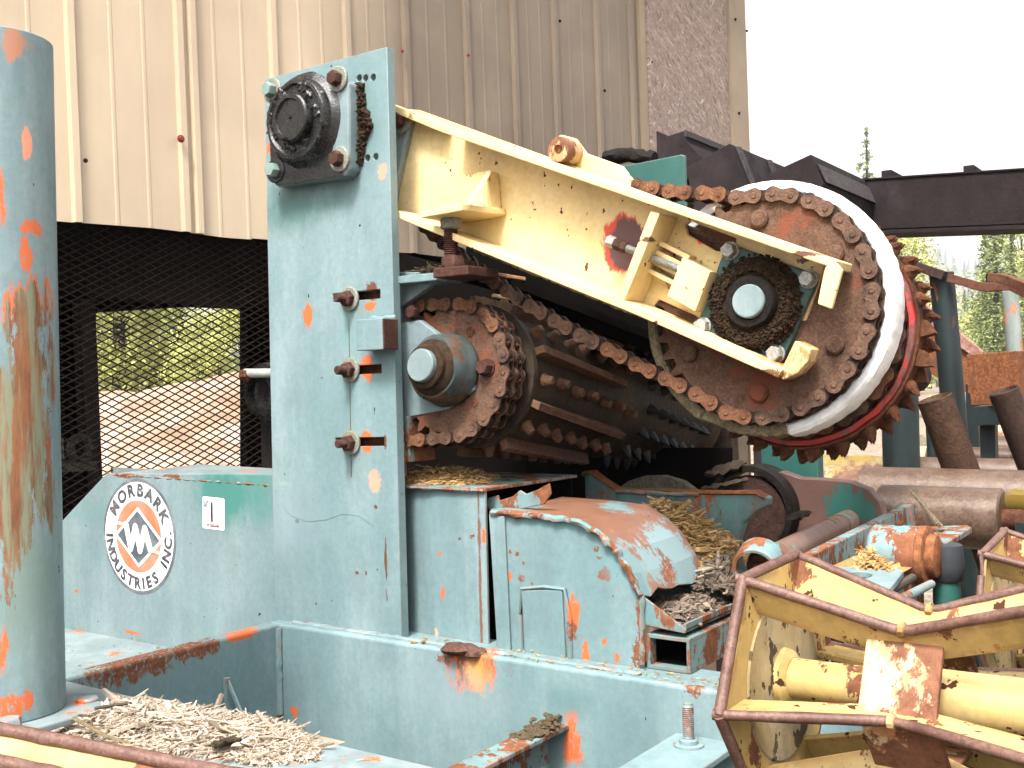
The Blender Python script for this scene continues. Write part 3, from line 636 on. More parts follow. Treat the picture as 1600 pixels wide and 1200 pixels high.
def stroke(p, q, wd, lay, mi):
    d = Vector((q[0] - p[0], q[1] - p[1])); nn = Vector((-d.y, d.x)).normalized() * wd / 2
    flat(st, [(p[0] - nn.x, p[1] - nn.y), (q[0] - nn.x, q[1] - nn.y), (q[0] + nn.x, q[1] + nn.y), (p[0] + nn.x, p[1] + nn.y)], lay, mi)
zz = [(-.62, .215), (-.32, .185), (-.2, -.22), (-.06, .165), (.06, -.235), (.2, .15), (.34, -.2), (.62, -.26)]
for i in range(len(zz) - 1):
    stroke(zz[i], zz[i + 1], .045 if i in (0, len(zz) - 2) else .125, 6 + .12 * i, 0)
for x, y in zz[1:-1]: flat(st, [(x + .0625 * cos(k * pi / 6), y + .0625 * sin(k * pi / 6)) for k in range(12)], 7.2, 0)
def glyph(ch, size, bold=.045):
    cu_ = bpy.data.curves.new('glyph', 'FONT'); cu_.body = ch; cu_.size = size; cu_.align_x = 'CENTER'; cu_.offset = bold * size; cu_.extrude = .0001; cu_.resolution_u = 3
    ob = bpy.data.objects.new('glyph', cu_); C.objects.link(ob); dg = bpy.context.evaluated_depsgraph_get(); me = bpy.data.meshes.new_from_object(ob.evaluated_get(dg))
    vs = [v.co.copy() for v in me.vertices]; fs = [list(p.vertices) for p in me.polygons]; bpy.data.objects.remove(ob); bpy.data.curves.remove(cu_); bpy.data.meshes.remove(me); return vs, fs
_gc = {}
def put(mb, ch, size, fn, mi, bold=.05, sx=1.0):
    if (ch, size) not in _gc: _gc[ch, size] = glyph(ch, size, bold)
    vs, fs = _gc[ch, size]; mb.add([fn(p.x * sx, p.y) for p in vs], fs, mi)
def arc_text(txt, r, a_mid, step, top, size, ws=None):
    n_ = len(txt); ws = ws or [1] * n_; tot = sum(ws); pos = -tot / 2
    for ch, wdt in zip(txt, ws):
        c = pos + wdt / 2; pos += wdt
        if ch == ' ': continue
        a = radians(a_mid - c * step) if top else radians(a_mid + c * step)
        er = Vector((cos(a), sin(a))); et = Vector((sin(a), -cos(a))) if top else Vector((-sin(a), cos(a)))
        def fn(x, y, er=er, et=et):
            q = er * (r + y) + et * x if top else er * (r - y) + et * x
            return M(cu + q.x, .03 - .0007 * 3.4, cz + q.y)
        put(st, ch, size, fn, 3, sx=1.05)
arc_text('MORBARK', RS * .70, 88, 18.6, True, RS * .295, [1.25, 1.1, 1, 1, 1, 1, 1])
arc_text('INDUSTRIES INC.', RS * .90, 274, 14.2, False, RS * .27, [.6, 1.1, 1.05, 1.05, 1, .95, 1.05, .6, .95, 1, .9, .6, 1.1, 1.1, .55])
stk = P('round_sticker', st, [m_sw, m_sd, m_so, m_sg, m_rim], sp_); stk.parent = sp_
stk['label'] = 'round white sticker with orange disc, black diamond and a ring of grey letters'
# lot tag
lt = MB(); tu, tz = uz(333.5, 802, .03); hw, hh = .0455, .044
def tagp(x, y, lay): 
    c, s_ = cos(-.03), sin(-.03); return M(tu + x * c - y * s_, .03 - .0007 * lay, tz + x * s_ + y * c)
def rrect(x0, x1, y0, y1, r, lay, mi, hole=None):
    pts = []
    for cx, cy, a0 in ((x1 - r, y1 - r, 0), (x0 + r, y1 - r, 90), (x0 + r, y0 + r, 180), (x1 - r, y0 + r, 270)):
        pts += [(cx + r * cos(radians(a0 + 22.5 * k)), cy + r * sin(radians(a0 + 22.5 * k))) for k in range(5)]
    return [tagp(x, y, lay) for x, y in pts]
lt.prism(rrect(-hw, hw, -hh, hh, .006, 1, 0), V * .0006)
lt.prism(rrect(-hw * .86, hw * .86, -hh * .86, hh * .86, .004, 2, 2), V * .0006, [rrect(-hw * .83, hw * .83, -hh * .83, hh * .83, .004, 2, 2)], 3)
lt.prism([tagp(x, y, 2) for x, y in ((-.010, .030), (-.002, .031), (-.001, -.024), (-.006, -.027), (-.009, -.022))], V * .0006, (), 1)
def line(txt, x, y, size, mi, step):
    for k, ch in enumerate(txt):
        if ch != ' ': put(lt, ch, size, lambda px_, py_, k=k: tagp(x + k * step + px_, y + py_, 2.4), mi)
line('LOT', -.034, .025, .010, 3, .0062); line('NO', -.034, .016, .010, 3, .0066); line("BY'DOELLART", -.022, -.036, .0085, 2, .0047)
_o = P('lot_tag', lt, [flatmat('tag_white', (.82, .80, .79), (.7, .7, .7), .8), plain('tag_black', (.03, .012, .025), .5), plain('tag_red', (.4, .08, .09), .5), plain('tag_grey', (.2, .19, .2), .5)], sp_); _o['label'] = 'small white lot tag with a bold black stroke and a thin border'
# beams round the pit
bm_ = MB(); bm_.mbox(-.43, 1.9, -.03, .11, -.36, 0); P('cross_beam', bm_, m_frame, fr, .008, seg=3)
bm_ = MB(); bm_.mbox(-.432, -.385, -1.5, -.0305, -.36, -.0012); P('side_beam', bm_, m_frame, fr, .006)
q = MB(); q.mbox(-1.7, -.4325, -1.5, .345, -.15, -.135); P('left_deck', q, m_deck, fr, .002)
q = MB(); q.mbox(-1.6, .62, -1.55, -.64, -.02, -.0005); P('front_deck', q, m_deck, fr, .003)
q = MB(); q.mbox(-1.6, .62, -.66, -.645, -.26, -.0205); P('deck_lip', q, m_frame, fr)
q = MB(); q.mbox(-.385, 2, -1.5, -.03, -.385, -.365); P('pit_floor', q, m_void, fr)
# weld runs on beams
wl = MB(); wl.tube([M(-.36 + 1.0 * k / 70, -.004, .001) for k in range(71)], .006, 6, 0, .004, 80); P('weld_bead', wl, m_frame, fr)
wl = MB(); wl.tube([M(-.383, -.035, -.01 - .22 * k / 30) for k in range(31)], .009, 6, 0, .003, 60); P('weld_bead', wl, m_frame, fr)
# gusset and rod inside the pit corner
g0 = onz(352, 1060, O.z - .12); gu, gv, gz_ = -.384, -.165, 0
r = ray(352, 1058); p = CAM + r * ((M(-.384, 0, 0) - CAM).dot(U) / r.dot(U)); gu, gv, gz_ = uvz(p)
q = MB(); q.mbox(-.3845, -.372, gv - .008, gv + .008, -.36, gz_); q.bar(M(-.375, gv, gz_ - .008), M(-.375 + .085, gv, gz_ - .14), .012, .006, V); q.bar(M(-.29, gv, gz_ - .14), M(-.18, gv, -.36), .012, .006, V); P('corner_gusset', q, m_frame, fr, .002)
# angle strut coming forward out of the cross beam
def wpt(x, y, z): return onz(x, y, O.z + z)
e0 = pv(886, 1132, -.031); s0 = uvz(e0); zs = s0[2]; L_ = .55
q = MB(); q.mbox(s0[0] - .055, s0[0] + .004, -L_, -.0305, zs - .010, zs); q.mbox(s0[0] - .055, s0[0] - .047, -L_ + .001, -.031, zs - .09, zs - .0102)
P('strut', q, m_tealrust, fr, .002)
q = MB()
for k in range(150):
    vv = ru(-.16, -.034); r_ = ru(.004, .010) ; p = M(s0[0] - .026 + random.gauss(0, .014), vv, zs + ru(0, .022) * (1 - (-.034 - vv) / .14)); q.lathe(p, Z, [(-r_ * .6, .001), (0, r_), (r_ * .6, .001)], 6, 0, R(), r_ * .5, 130)
P('dust_heap', q, m_ltfuzz, fr)
# shelf with the stud at the right
e1 = uvz(pv(1125, 1128, -.031)); zs = e1[2] - .035
c1 = wpt(1076, 1165, zs); cu1, cv1, _ = uvz(c1)
q = MB(); q.mbox(cu1 - .055, cu1 + .075, -.4, -.0305, zs - .012, zs); P('shelf', q, m_frame, fr, .002)
q = MB(); q.lathe(c1, Z, [(0, .029), (.004, .029), (.005, .026)], 26); q.lathe(c1 + Z * .005, Z, [(0, .018), (.007, .018), (.008, .015)], 24); q.thread(c1 + Z * .012, Z, .0115, .068, .0038, 18); P('stud', q, [m_frame], fr)
q = MB()
for uu in (-1.55, -.4, 1.8):
    for vv in (.05, -1.45): q.mbox(uu - .05, uu + .05, vv - .05, vv + .05, -O.z - .02, -.152 if uu < -.45 else -.386)
for k in range(6): pass
for i, (uu, vv) in enumerate([(-1.5, .2), (-.4, .04), (1.75, .04), (-.5, -1.45), (1.75, -1.45)]):
    q = MB(); q.mbox(uu - .05, uu + .05, vv - .05, vv + .05, -O.z - .02, -.152 if vv > .1 or uu < -.43 else -.387); P('leg', q, m_frame, fr, .004)
# rusty lump of bark on the beam edge
q = MB(); p = pv(718, 1018, -.02); q.lathe(p + Z * .0 + V * .0, Z, [(-.01, .002), (0, .04), (.008, .047), (.014, .036), (.017, .004)], 20, 0, 0, .012, 40); q.v = [p + Vector(((a - p).x * 1.0, (a - p).y * .8, (a - p).z)) for a in q.v]
q.lathe(p + U * .045, Z, [(-.01, .002), (0, .028), (.008, .024), (.011, .002)], 12, 0, 0, .01, 60)
ONE('bark_lump', q, rusty('bark_lump_rust', (.25, .12, .09), (.40, .22, .17), (.16, .07, .05), 30, .85, .5), 'curled reddish bark lump lying on the edge of the teal cross beam', 'bark')
# ------------------------------------------------------------------ bracket for the lower bearing (part of the frame)
bk = MB(); bk.prism(PV([(618, 425), (702, 425), (622, 482), (622, 505), (655, 500), (735, 560), (740, 610), (700, 640), (622, 655)], .06), V * .02); P('bearing_bracket', bk, m_tealflange, fr, .003)
bk = MB(); a = uvz(pv(618, 432, .02)); b = uvz(pv(682, 432, .02)); bk.mbox(a[0], b[0], .02, .12, a[2] - .018, a[2]); P('bracket_top', bk, m_teal, fr, .002)
a = uvz(pv(676, 421, -.01)); b = uvz(pv(731, 421, -.01)); bk = MB(); bk.mbox(a[0], b[0], -.01, .11, a[2] - .020, a[2] + .002); P('anvil_plate', bk, m_bolthead, fr, .003)
q = MB()
for k in range(90):
    r_ = ru(.01, .035); p = M(ru(a[0] - .09, a[0] + .02), ru(.03, .1), a[2] + .004 + ru(0, .008)); d = Vector((ru(-1, 1), ru(-1, 1), ru(-.15, .3))).normalized(); q.bar(p - d * r_, p + d * r_, .003, .0012, Z)
P('straw', q, m_ltfuzz, fr)
LA = pv(653, 570, -.045); tilt = radians(6.5); AX = (V * cos(tilt) - Z * sin(tilt)).normalized(); AZ = (Z * cos(tilt) + V * sin(tilt)).normalized()
def D(du, dv, dz): return LA + U * du + AX * dv + AZ * dz
q = MB(); q.lathe(D(0, .005, 0), AX, [(0, .036), (.003, .0385), (.05, .0385)], 36, 0); P('shaft_end', q, m_shaft, fr)
q = MB(); q.lathe(D(0, .02, 0), AX, [(0, .047), (.003, .052), (.018, .053), (.022, .06), (.028, .066), (.06, .070), (.062, .078), (.07, .082), (.125, .088)], 40, 0, lump=.003, lf=40); P('bearing_collar', q, m_fuzz, fr)
q = MB(); q.ring(D(0, .05, 0), AX, [(0, .070), (.012, .078), (.06, .088), (.06, .062), (.0, .062)], 44, 0, .005, 25); P('bearing_housing', q, paint('greasy_housing_paint', (.022, .034, .034), (.06, .085, .085), rust=(.05, .03, .02), chip=.7, rusty=.52, rs=14, grime=.95, gcol=(.018, .014, .011), edge=0, famt=.1), fr)
# ------------------------------------------------------------------ yellow swing arm
arm = T('swing_arm', 'pale yellow steel swing arm of channel section with adjusting screw and chain tensioner', 'swing arm', tuple(pv(640, 250, .12)))
VW = .130                                            # front face of the web
slot1 = PV([(1070, 352), (1078, 345), (1150, 372), (1150, 395), (1118, 392), (1074, 366)], VW)
slot2 = PV([(1022, 478), (1030, 468), (1085, 492), (1125, 520), (1110, 532), (1080, 512), (1026, 490)], VW)
web = MB().prism(PV([(600, 168), (655, 172), (1292, 404), (1232, 588), (1212, 584), (612, 333), (600, 320)], VW), V * .011, [slot1, slot2]); P('web', web, m_arm, arm, .001)
fl = MB(); fl.prism(PV([(690, 193), (1308, 407), (1304, 420), (688, 206)], .035), V * .0945); fl.prism(PV([(606, 160), (690, 193), (688, 206), (606, 172)], .085), V * .0445)
fl.prism(PV([(1304, 407), (1316, 422), (1299, 483), (1277, 475), (1287, 424), (1290, 416)], .034), V * .011); P('top_flange', fl, m_arm, arm, .0025)
fl = MB(); fl.prism(PV([(612, 326), (1000, 480), (1222, 577), (1216, 591), (998, 494), (612, 337)], .035), V * .0945); P('bottom_flange', fl, m_arm, arm, .0025)
q = MB(); q.prism(PV([(1218, 582), (1242, 532), (1268, 545), (1262, 565), (1245, 584), (1222, 594)], .05), V * .05); P('end_tab', q, m_arm, arm, .003)
wl = MB(); wl.tube([pv(740 + 265 * k / 60, 388 + 106 * k / 60, VW - .003) for k in range(61)], .0065, 6, 0, .004, 80); P('weld_bead', wl, m_cagegrit, arm)
# rest bracket with the adjusting screw
q = MB(); q.prism(PV([(694, 278), (762, 266), (768, 328), (696, 330)], .085), V * .044); P('gusset', q, m_arm, arm, .002)
q = MB(); a = uvz(pv(657, 330, -.015)); b = uvz(pv(722, 318, -.015)); q.prism([M(a[0], -.015, a[2]), M(b[0], -.015, b[2]), M(b[0] + .02, .13, b[2] + .004), M(a[0], .13, a[2])], -Z * .016); P('rest_plate', q, m_arm, arm, .003)
q = MB(); q.prism([pv(727, 320, -.01), pv(733, 322, -.01), pv(766, 270, .082), pv(760, 267, .082)], Z * .003 + U * .006); P('rib', q, m_arm, arm, .001)
ps = pv(704, 346, .045); a = uvz(ps)
q = MB(); q.hexh(ps - Z * .016, Z, .025, .026, 0, .35); q.lathe(ps - Z * .016, Z, [(-.003, .019), (0, .024)], 18, 0); P('screw_nut', q, m_washer, arm)
zb = uvz(pv(709, 421, .045))[2]
q = MB(); q.thread(M(a[0], .045, zb + .012), Z, .0175, a[2] - zb - .03, .0048, 20); q.hexh(M(a[0] + .004, .045, zb + .003), Z, .029, .028, 0, .2); P('adjusting_screw', q, m_bolthead, arm)
# bearing flange that carries the pivot, bolted to the web behind the upright plate
q = MB(); q.prism(PV([(596, 160), (634, 174), (642, 186), (618, 290), (612, 330), (596, 320)], .108), V * .0215); P('pivot_flange', q, m_tealflange, arm, .004)
q = MB(); p = pv(628, 190, .107); q.lathe(p, -V, [(0, .031), (.006, .031), (.0075, .029)], 28, 1); q.hexh(p - V * .0075, -V, .0195, .02, 0, .4); P('pivot_bolt', q, [m_bolthead, m_washer], arm)
q = MB(); q.cyl(pv(465, 186, .03), pv(465, 186, .20), .05); P('pivot_shaft', q, m_grease, arm)
# chain tensioner on the web
q = MB(); q.prism([pv(1016, 330, .045), pv(1031, 333, .045), pv(976, 470, .045), pv(963, 466, .045)], V * .084); P('tension_plate', q, m_arm, arm, .002)
t0_, t1_ = pv(950, 376, .085), pv(1062, 420, .085); dt = (t1_ - t0_).normalized()
q = MB(); q.hexh(t0_, dt, .0135, .018, 0); q.hexh(t0_ + dt * .019, dt, .0135, .016, 1); q.hexh(t0_ + dt * .036, dt, .0135, .014, 1); q.thread(t0_ + dt * .05, dt, .0085, (t1_ - t0_).length - .05, .0028, 12, 0); P('tension_screw', q, [m_galv, m_bolthead], arm)
ev = (pv(1060, 480, VW) - pv(1105, 400, VW)).normalized()
q = MB(); blk = [(1052, 476), (1090, 492), (1112, 432), (1073, 402)]; q.prism(PV([(1042, 462), (1086, 487), (1110, 424), (1066, 402)], .075), V * .0545); P('push_block', q, m_arm, arm, .002)
q = MB()
for k in range(4):
    f = k / 4; x0, y0 = 1030 - 20 * f, 378 + 58 * f; q.bar(pv(x0, y0, .112), pv(x0 + 52, y0 + 26, .112), .010, .034, V)
P('shim_stack', q, m_arm, arm, .001)
q = MB(); q.prism(PV([(1000, 392), (1016, 372), (1048, 396), (1032, 420), (1045, 452), (1000, 425)], .122), V * .0075); P('shim_plate', q, m_arm, arm, .001)
q = MB(); q.cyl(pv(1072, 360, .16), pv(1150, 388, .16), .012); P('stay_rod', q, m_chain, arm)
# lug with eye on top of the arm
q = MB(); q.prism(PV([(855, 268), (862, 225), (875, 210), (895, 215), (912, 238), (968, 258), (985, 280), (985, 300), (930, 285)], .150), V * .022); P('lug', q, m_arm, arm, .003)
pe = pv(872, 233, .09); q = MB(); q.ring(pe, V, [(0, .027), (.004, .029), (.06, .029), (.06, .011), (.0, .011)], 28); q.cyl(pe + V * .012, pe + V * .055, .0112, mi=0); P('eye', q, m_cagerust, arm)
# square flange bearing at the end of the arm
WT = radians(6.0); WX = (V * cos(WT) - Z * sin(WT)).normalized(); WZ = (Z * cos(WT) + V * sin(WT)).normalized(); WO = pv(1168, 470, .070)
def Wp(du, dv, dz): return WO + U * du + WX * dv + WZ * dz
VB = .112
q = MB(); q.prism(PV([(1133, 383), (1150, 384), (1268, 426), (1276, 440), (1226, 556), (1213, 568), (1098, 520), (1088, 506)], VB), V * .0175); P('bearing_flange', q, m_greenflange, arm, .005)
for x, y in [(1142, 392), (1264, 436), (1213, 553), (1099, 510)]:
    q = MB().bolt(pv(x, y, VB - .0005), -V, .0165, 1.15, .016); P('flange_bolt', q, m_galv, arm)
cb = pv(1180, 474, VB)
q = MB(); q.lathe(cb, -V, [(-.01, .094), (.002, .094), (.006, .089), (.016, .084), (.022, .078), (.0225, .066), (.017, .062), (.017, .05)], 48, 0, lump=.003, lf=30); P('bearing_housing', q, m_fuzz, arm)
fz = MB()
for k in range(1500):
    a = R() * 6.28; rr = ru(.060, .098); p = cb - V * (.002 + min(.020, (.098 - rr) * 1.2)) + (U * cos(a) + Z * sin(a)) * rr
    if R() < .1 + .6 * sin(a - .6): continue
    d = (U * cos(a) + Z * sin(a)) * .6 - V + Vector((ru(-.8, .8), ru(-.8, .8), ru(-.8, .8))); d.normalize(); L_ = ru(.003, .009)
    fz.add([p - d.cross(Z) * .0015, p + d.cross(Z) * .0015, p + d * L_], [(0, 1, 2)]); fz.lathe(p, d, [(0, .003), (L_ * .6, .0018), (L_, .0003)], 5, 0, 0, .002, 200)
P('fibre_dirt', fz, m_fuzz, arm)
q = MB(); q.lathe(pv(1174, 472, .090), -V, [(-.03, .054), (.008, .053), (.014, .049), (.014, .036), (.004, .034)], 44, 0, lump=.0015, lf=40); P('locking_collar', q, m_black, arm)

# ------------------------------------------------------------------ feed wheel: sprocket, white tyre
NT = 36; PITCH = .0396; RP = PITCH / (2 * sin(pi / NT))
wh = T('feed_wheel', 'rusty sprocket wheel with a thick white rim at the end of the yellow arm', 'wheel', tuple(WO))
q = MB(); q.lathe(Wp(0, 0, 0), WX, [(0, .0315), (.003, .034), (.30, .034)], 36); P('shaft', q, m_shaft, wh)
def sprocket(mb, fn, nt, rp, v0, v1, ro=None, mi=0):
    pts = []
    for k in range(nt):
        a0 = 2 * pi * k / nt
        for f, rr in ((-.30, rp - .011), (-.17, rp + .004), (-.06, rp + .012), (.06, rp + .012), (.17, rp + .004), (.30, rp - .011)):
            a = a0 + (f + .5) * 2 * pi / nt; pts.append(fn(rr * cos(a), v0, rr * sin(a)))
    mb.prism(pts, fn(0, v1, 0) - fn(0, v0, 0), (), mi)
SV = .072
q = MB(); sprocket(q, Wp, NT, RP, SV - .008, SV + .008); P('sprocket', q, m_rustdisc, wh, .001)
q = MB()
for a in range(5, 360, 60):
    p = Wp(.178 * cos(radians(a + 26)), SV - .008, .178 * sin(radians(a + 26))); q = MB(); q.lathe(p, -WX, [(0, .019), (.008, .019), (.012, .015), (.0125, 0.0001)], 20); P('boss_bolt', q, m_rustdisc, wh)
q = MB(); q.ring(Wp(0, .102, 0), WX, [(0, .2415), (.01, .2415), (.05, .2415), (.05, .12), (0, .12)], 72, 0, .001); P('rim_disc', q, m_rust, wh)
TY = .100; prof = [(-.004, .243), (-.008, .248), (-.008, .260), (-.002, .2665), (.020, .2690), (.052, .268), (.058, .263), (.058, .243)]
q = MB(); q.ring(Wp(-.006, TY, 0), WX, prof, 320, 0, .0016, 85)
def broken(p):
    d = p - Wp(0, TY, 0); a = math.degrees(atan2(d.dot(WZ), d.dot(U))); return -122 < a < -78
def dirty(p):
    d = p - Wp(0, TY, 0); a = math.degrees(atan2(d.dot(WZ), d.dot(U))); return -122 < a < -78 or a < -121 or a > 172
q.m = [1 if sum(1 for i in f if dirty(q.v[i])) > 2 else 0 for f in q.f]
x_ = []
for i, p in enumerate(q.v):
    if broken(p):
        d = p - Wp(0, TY, 0); ra = (U * d.dot(U) + WZ * d.dot(WZ)); k = .006 * noise.noise(p * 60) - .006; q.v[i] = p + ra.normalized() * k + WX * (.006 * max(0, -d.dot(WX) / .01))
P('tyre', q, [m_white, m_tyredirt], wh)
q = MB(); q.ring(Wp(0, TY + .004, 0), WX, [(0, .236), (.0, .2435), (.05, .2435), (.05, .236)], 90); P('inner_band', q, m_black, wh)

def link_meshes(name, mat, pitch, gap, th, pr, strands=1):
    """outer and inner link: x along the chain, y along the pin"""
    hp = pitch / 2; hh = pitch * .415; wst = hh * .66
    prof = []
    for k in range(9): a = radians(-90 + 22.5 * k); prof.append((hp + hh * cos(a), hh * sin(a)))
    prof.append((0, wst))
    for k in range(9): a = radians(90 + 22.5 * k); prof.append((-hp + hh * cos(a), hh * sin(a)))
    prof.append((0, -wst)); res = []
    for kind in (0, 1):
        mb = MB(); sc = 1 if kind == 0 else .95
        for s_ in range(strands):
            off = s_ * (gap * 2 + th * 3.4)
            for sd in (-1, 1):
                y = sd * (gap + (th * 1.1 if kind == 0 else 0)) + off; pts = [Vector((x * 1.0 if abs(x) < hp else x, y - th / 2, z * sc)) for x, z in prof]
                mb.prism(pts, Vector((0, th, 0)))
            for e in (-hp, hp):
                if kind == 0: mb.lathe(Vector((e, -gap - th * 2.1 + off, 0)), Vector((0, 1, 0)), [(0, pr * .75), (th * .35, pr), (gap * 2 + th * 3.6, pr), (gap * 2 + th * 4.1, pr * .75)], 12)
                else: mb.lathe(Vector((e, -gap + off, 0)), Vector((0, 1, 0)), [(0, pitch * .3), (gap * 2, pitch * .3)], 14)
        me = mb.mesh(name[kind], mat if kind == 0 else m_linkdark)
        res.append(me)
    return res
def chain(name, label, fn, axis, path, v, pitch, mats, strands, group=None, start=0, closed=False, gap=.011, th=.0048):
    """path: (u, z) points in the frame fn; links laid pin to pin along it"""
    pins = [Vector(path[0])]; i = 0; cur = pins[0]
    seg = [Vector(p) for p in path]
    while True:
        j = i; nxt = None
        while j < len(seg) - 1:
            a, b = seg[j], seg[j + 1]; d = b - a; f = a - cur
            A = d.dot(d); B = 2 * f.dot(d); Cc = f.dot(f) - pitch * pitch; disc_ = B * B - 4 * A * Cc
            if disc_ >= 0:
                t = (-B + sqrt(disc_)) / (2 * A)
                if 0 <= t <= 1 and (j > i or t > 0): nxt = a + d * t; break
            j += 1
        if nxt is None: break
        pins.append(nxt); cur = nxt; i = j
    c = T(name, label, 'chain', tuple(fn(pins[0].x, v, pins[0].y)), group)
    meshes = [link_meshes(('outer_link', 'inner_link'), m, pitch, gap, th, pitch * .17, strands) for m in mats]
    org = Vector(c.location); X0 = fn(1, 0, 0) - fn(0, 0, 0); Z0 = fn(0, 0, 1) - fn(0, 0, 0)
    for k in range(len(pins) - 1):
        a, b = pins[k], pins[k + 1]; mid = (a + b) / 2; d = (b - a).normalized(); xw = X0 * d.x + Z0 * d.y; zw = X0 * -d.y + Z0 * d.x
        pos = fn(mid.x, v, mid.y) - org; kind = (k + start) % 2
        o = bpy.data.objects.new('outer_link' if kind == 0 else 'inner_link', meshes[(k * 7 // 5) % len(mats)][kind]); C.objects.link(o); o.parent = c
        m4 = Matrix.Identity(4); wob = Matrix.Rotation(ru(-.02, .02), 3, 'Y')
        for r_ in range(3): m4[r_][0] = xw[r_]; m4[r_][1] = axis[r_]; m4[r_][2] = zw[r_]; m4[r_][3] = pos[r_]
        o.matrix_local = m4
    return c
def wuz(x, y, dv):
    """coordinates in the wheel frame of a direction, on the plane at dv along the wheel axle"""
    r = ray(x, y); p = CAM + r * (((WO + WX * dv) - CAM).dot(WX) / r.dot(WX)); q_ = p - WO; return (q_.dot(U), q_.dot(WZ))
path = [wuz(870, 258, SV), wuz(930, 275, SV), wuz(985, 290, SV), wuz(1060, 303, SV), wuz(1120, 305, SV)]
a_s, a_e = 100, -106
path += [(RP * cos(radians(a)), RP * sin(radians(a))) for a in [a_s + (a_e - a_s) * k / 120 for k in range(121)]]
path += [wuz(x, y, SV) for x, y in [(1082, 610), (1000, 571), (900, 519), (830, 478), (760, 432), (690, 376), (628, 318)]]
chain('drive_chain', 'long rusty roller chain running round the big sprocket and back under the yellow arm', Wp, WX, path, SV, PITCH, [m_chain, m_chain, m_chainhot], 1)

# ------------------------------------------------------------------ toothed roll behind the white rim
def Tp(du, dv, dz): return TO + U * du + WX * dv + WZ * dz
_t = wuz(1250, 521, .205); TO = WO + U * _t[0] + WX * .205 + WZ * _t[1]
tw = T('toothed_wheel', 'red rimmed wheel with hooked rusty claws just behind the white rim', 'wheel', tuple(TO))
q = MB(); q.lathe(Tp(0, .012, 0), WX, [(0, .05), (0, .2215), (.04, .2215), (.04, .05)], 90); P('disc', q, m_rust, tw)
q = MB(); q.ring(Tp(0, .0, 0), WX, [(-.004, .222), (-.010, .227), (-.008, .236), (.002, .240), (.05, .240), (.05, .222)], 120, 0, .003, 30); P('red_rim', q, m_red, tw)
q = MB(); q.ring(Tp(0, -.004, 0), WX, [(-.001, .2395), (-.001, .245), (.07, .245), (.07, .2395)], 120, 0, .002, 30); P('rim_band', q, m_rust, tw)
sp = MB(); sprocket(sp, Tp, 34, .205, -.018, -.006); P('sprocket', sp, m_rustdisc, tw)
cl_ = MB(); cl_.lathe(Vector((0, 0, 0)), Vector((1, 0, .0)), [(0, .0155), (.008, .0155), (.016, .012), (.019, .006)], 10, 0, 0, .002, 90)
for sy in (-1, 1): cl_.lathe(Vector((.012, sy * .008, 0)), Vector((1, 0, .45)), [(0, .009), (.010, .006), (.018, .0006)], 7)
cm = cl_.mesh('claw', m_rust); cl2 = MB(); cl2.prism([Vector((-.002, -.012, -.018)), Vector((.012, -.012, -.016)), Vector((.030, -.012, .010)), Vector((.018, -.012, .014)), Vector((-.002, -.012, .018))], Vector((0, .024, 0))); cm2 = cl2.mesh('claw', m_rust)
for row, off in ((0, 0), (1, .5)):
    for k in range(26):
        a = 2 * pi * (k + off) / 26; er = U * cos(a) + WZ * sin(a); et = U * sin(a) - WZ * cos(a)
        o = bpy.data.objects.new('claw', cm if (k + row) % 5 else cm2); C.objects.link(o); o.parent = tw; pos = Tp(.244 * cos(a), .014 + .034 * row, .244 * sin(a)) - TO
        m4 = Matrix.Identity(4); rr = ru(.85, 1.15)
        for r_ in range(3): m4[r_][0] = er[r_] * rr; m4[r_][1] = WX[r_]; m4[r_][2] = et[r_]; m4[r_][3] = pos[r_]
        o.matrix_local = m4
q = MB(); q.cyl(Tp(0, -.06, 0), Tp(0, .9, 0), .045); P('shaft', q, m_black, tw)
rr = .2085; path = [(rr * cos(radians(a)), rr * sin(radians(a))) for a in [40 - 175 * k / 100 for k in range(101)]]
chain('claw_wheel_chain', 'orange brown roller chain lying round the claw wheel inside its red rim', Tp, WX, path, -.016, .0405, [m_chainhot, m_chain], 1, None, 0, gap=.007, th=.004)

# ------------------------------------------------------------------ cutter drum
dr = T('cutter_drum', 'dark rusty studded cutter drum with long slanting knife bars under the yellow arm', 'cutter drum', tuple(D(0, .15, 0)))
DO = .015; RD = .172; DL = 1.05; V0 = .215
q = MB(); q.lathe(D(0, .10, 0), AX, [(0, .0386), (.35, .0386)], 24); P('shaft', q, m_black, dr)
RP2 = .040 / (2 * sin(pi / 25))
q = MB(); sprocket(q, D, 25, RP2, .122, .136); sprocket(q, D, 25, RP2, .162, .176); q.lathe(D(0, .136, 0), AX, [(0, .1), (.05, .1)], 40); P('sprocket', q, m_rustdisc, dr, .001)
for a, r_ in [(2, .108)]:
    p = D(r_ * cos(radians(a)), .122, r_ * sin(radians(a))); q = MB(); q.hexh(p, -AX, .019, .026, 0, .2); q.lathe(p, -AX, [(0, .022), (.004, .022)], 20); P('hub_bolt', q, m_bolthead, dr)
for a in (60, -45, -110, 130):
    p = D(.105 * cos(radians(a)), .122, .105 * sin(radians(a))); q = MB().lathe(p, -AX, [(0, .012), (.002, .012), (.0021, .0001)], 16); P('plug', q, m_rust, dr)
q = MB(); q.lathe(D(0, V0, 0), AX, [(0, .03), (0, RD + .004), (.012, RD + .006), (.022, RD), (DL - .02, RD), (DL - .008, RD + .02), (DL, RD + .02), (DL, .03)], 72, 0, lump=.0015, lf=25); P('drum_body', q, m_drum, dr)
def hel(v, a0): return a0 - .55 * (v - V0)
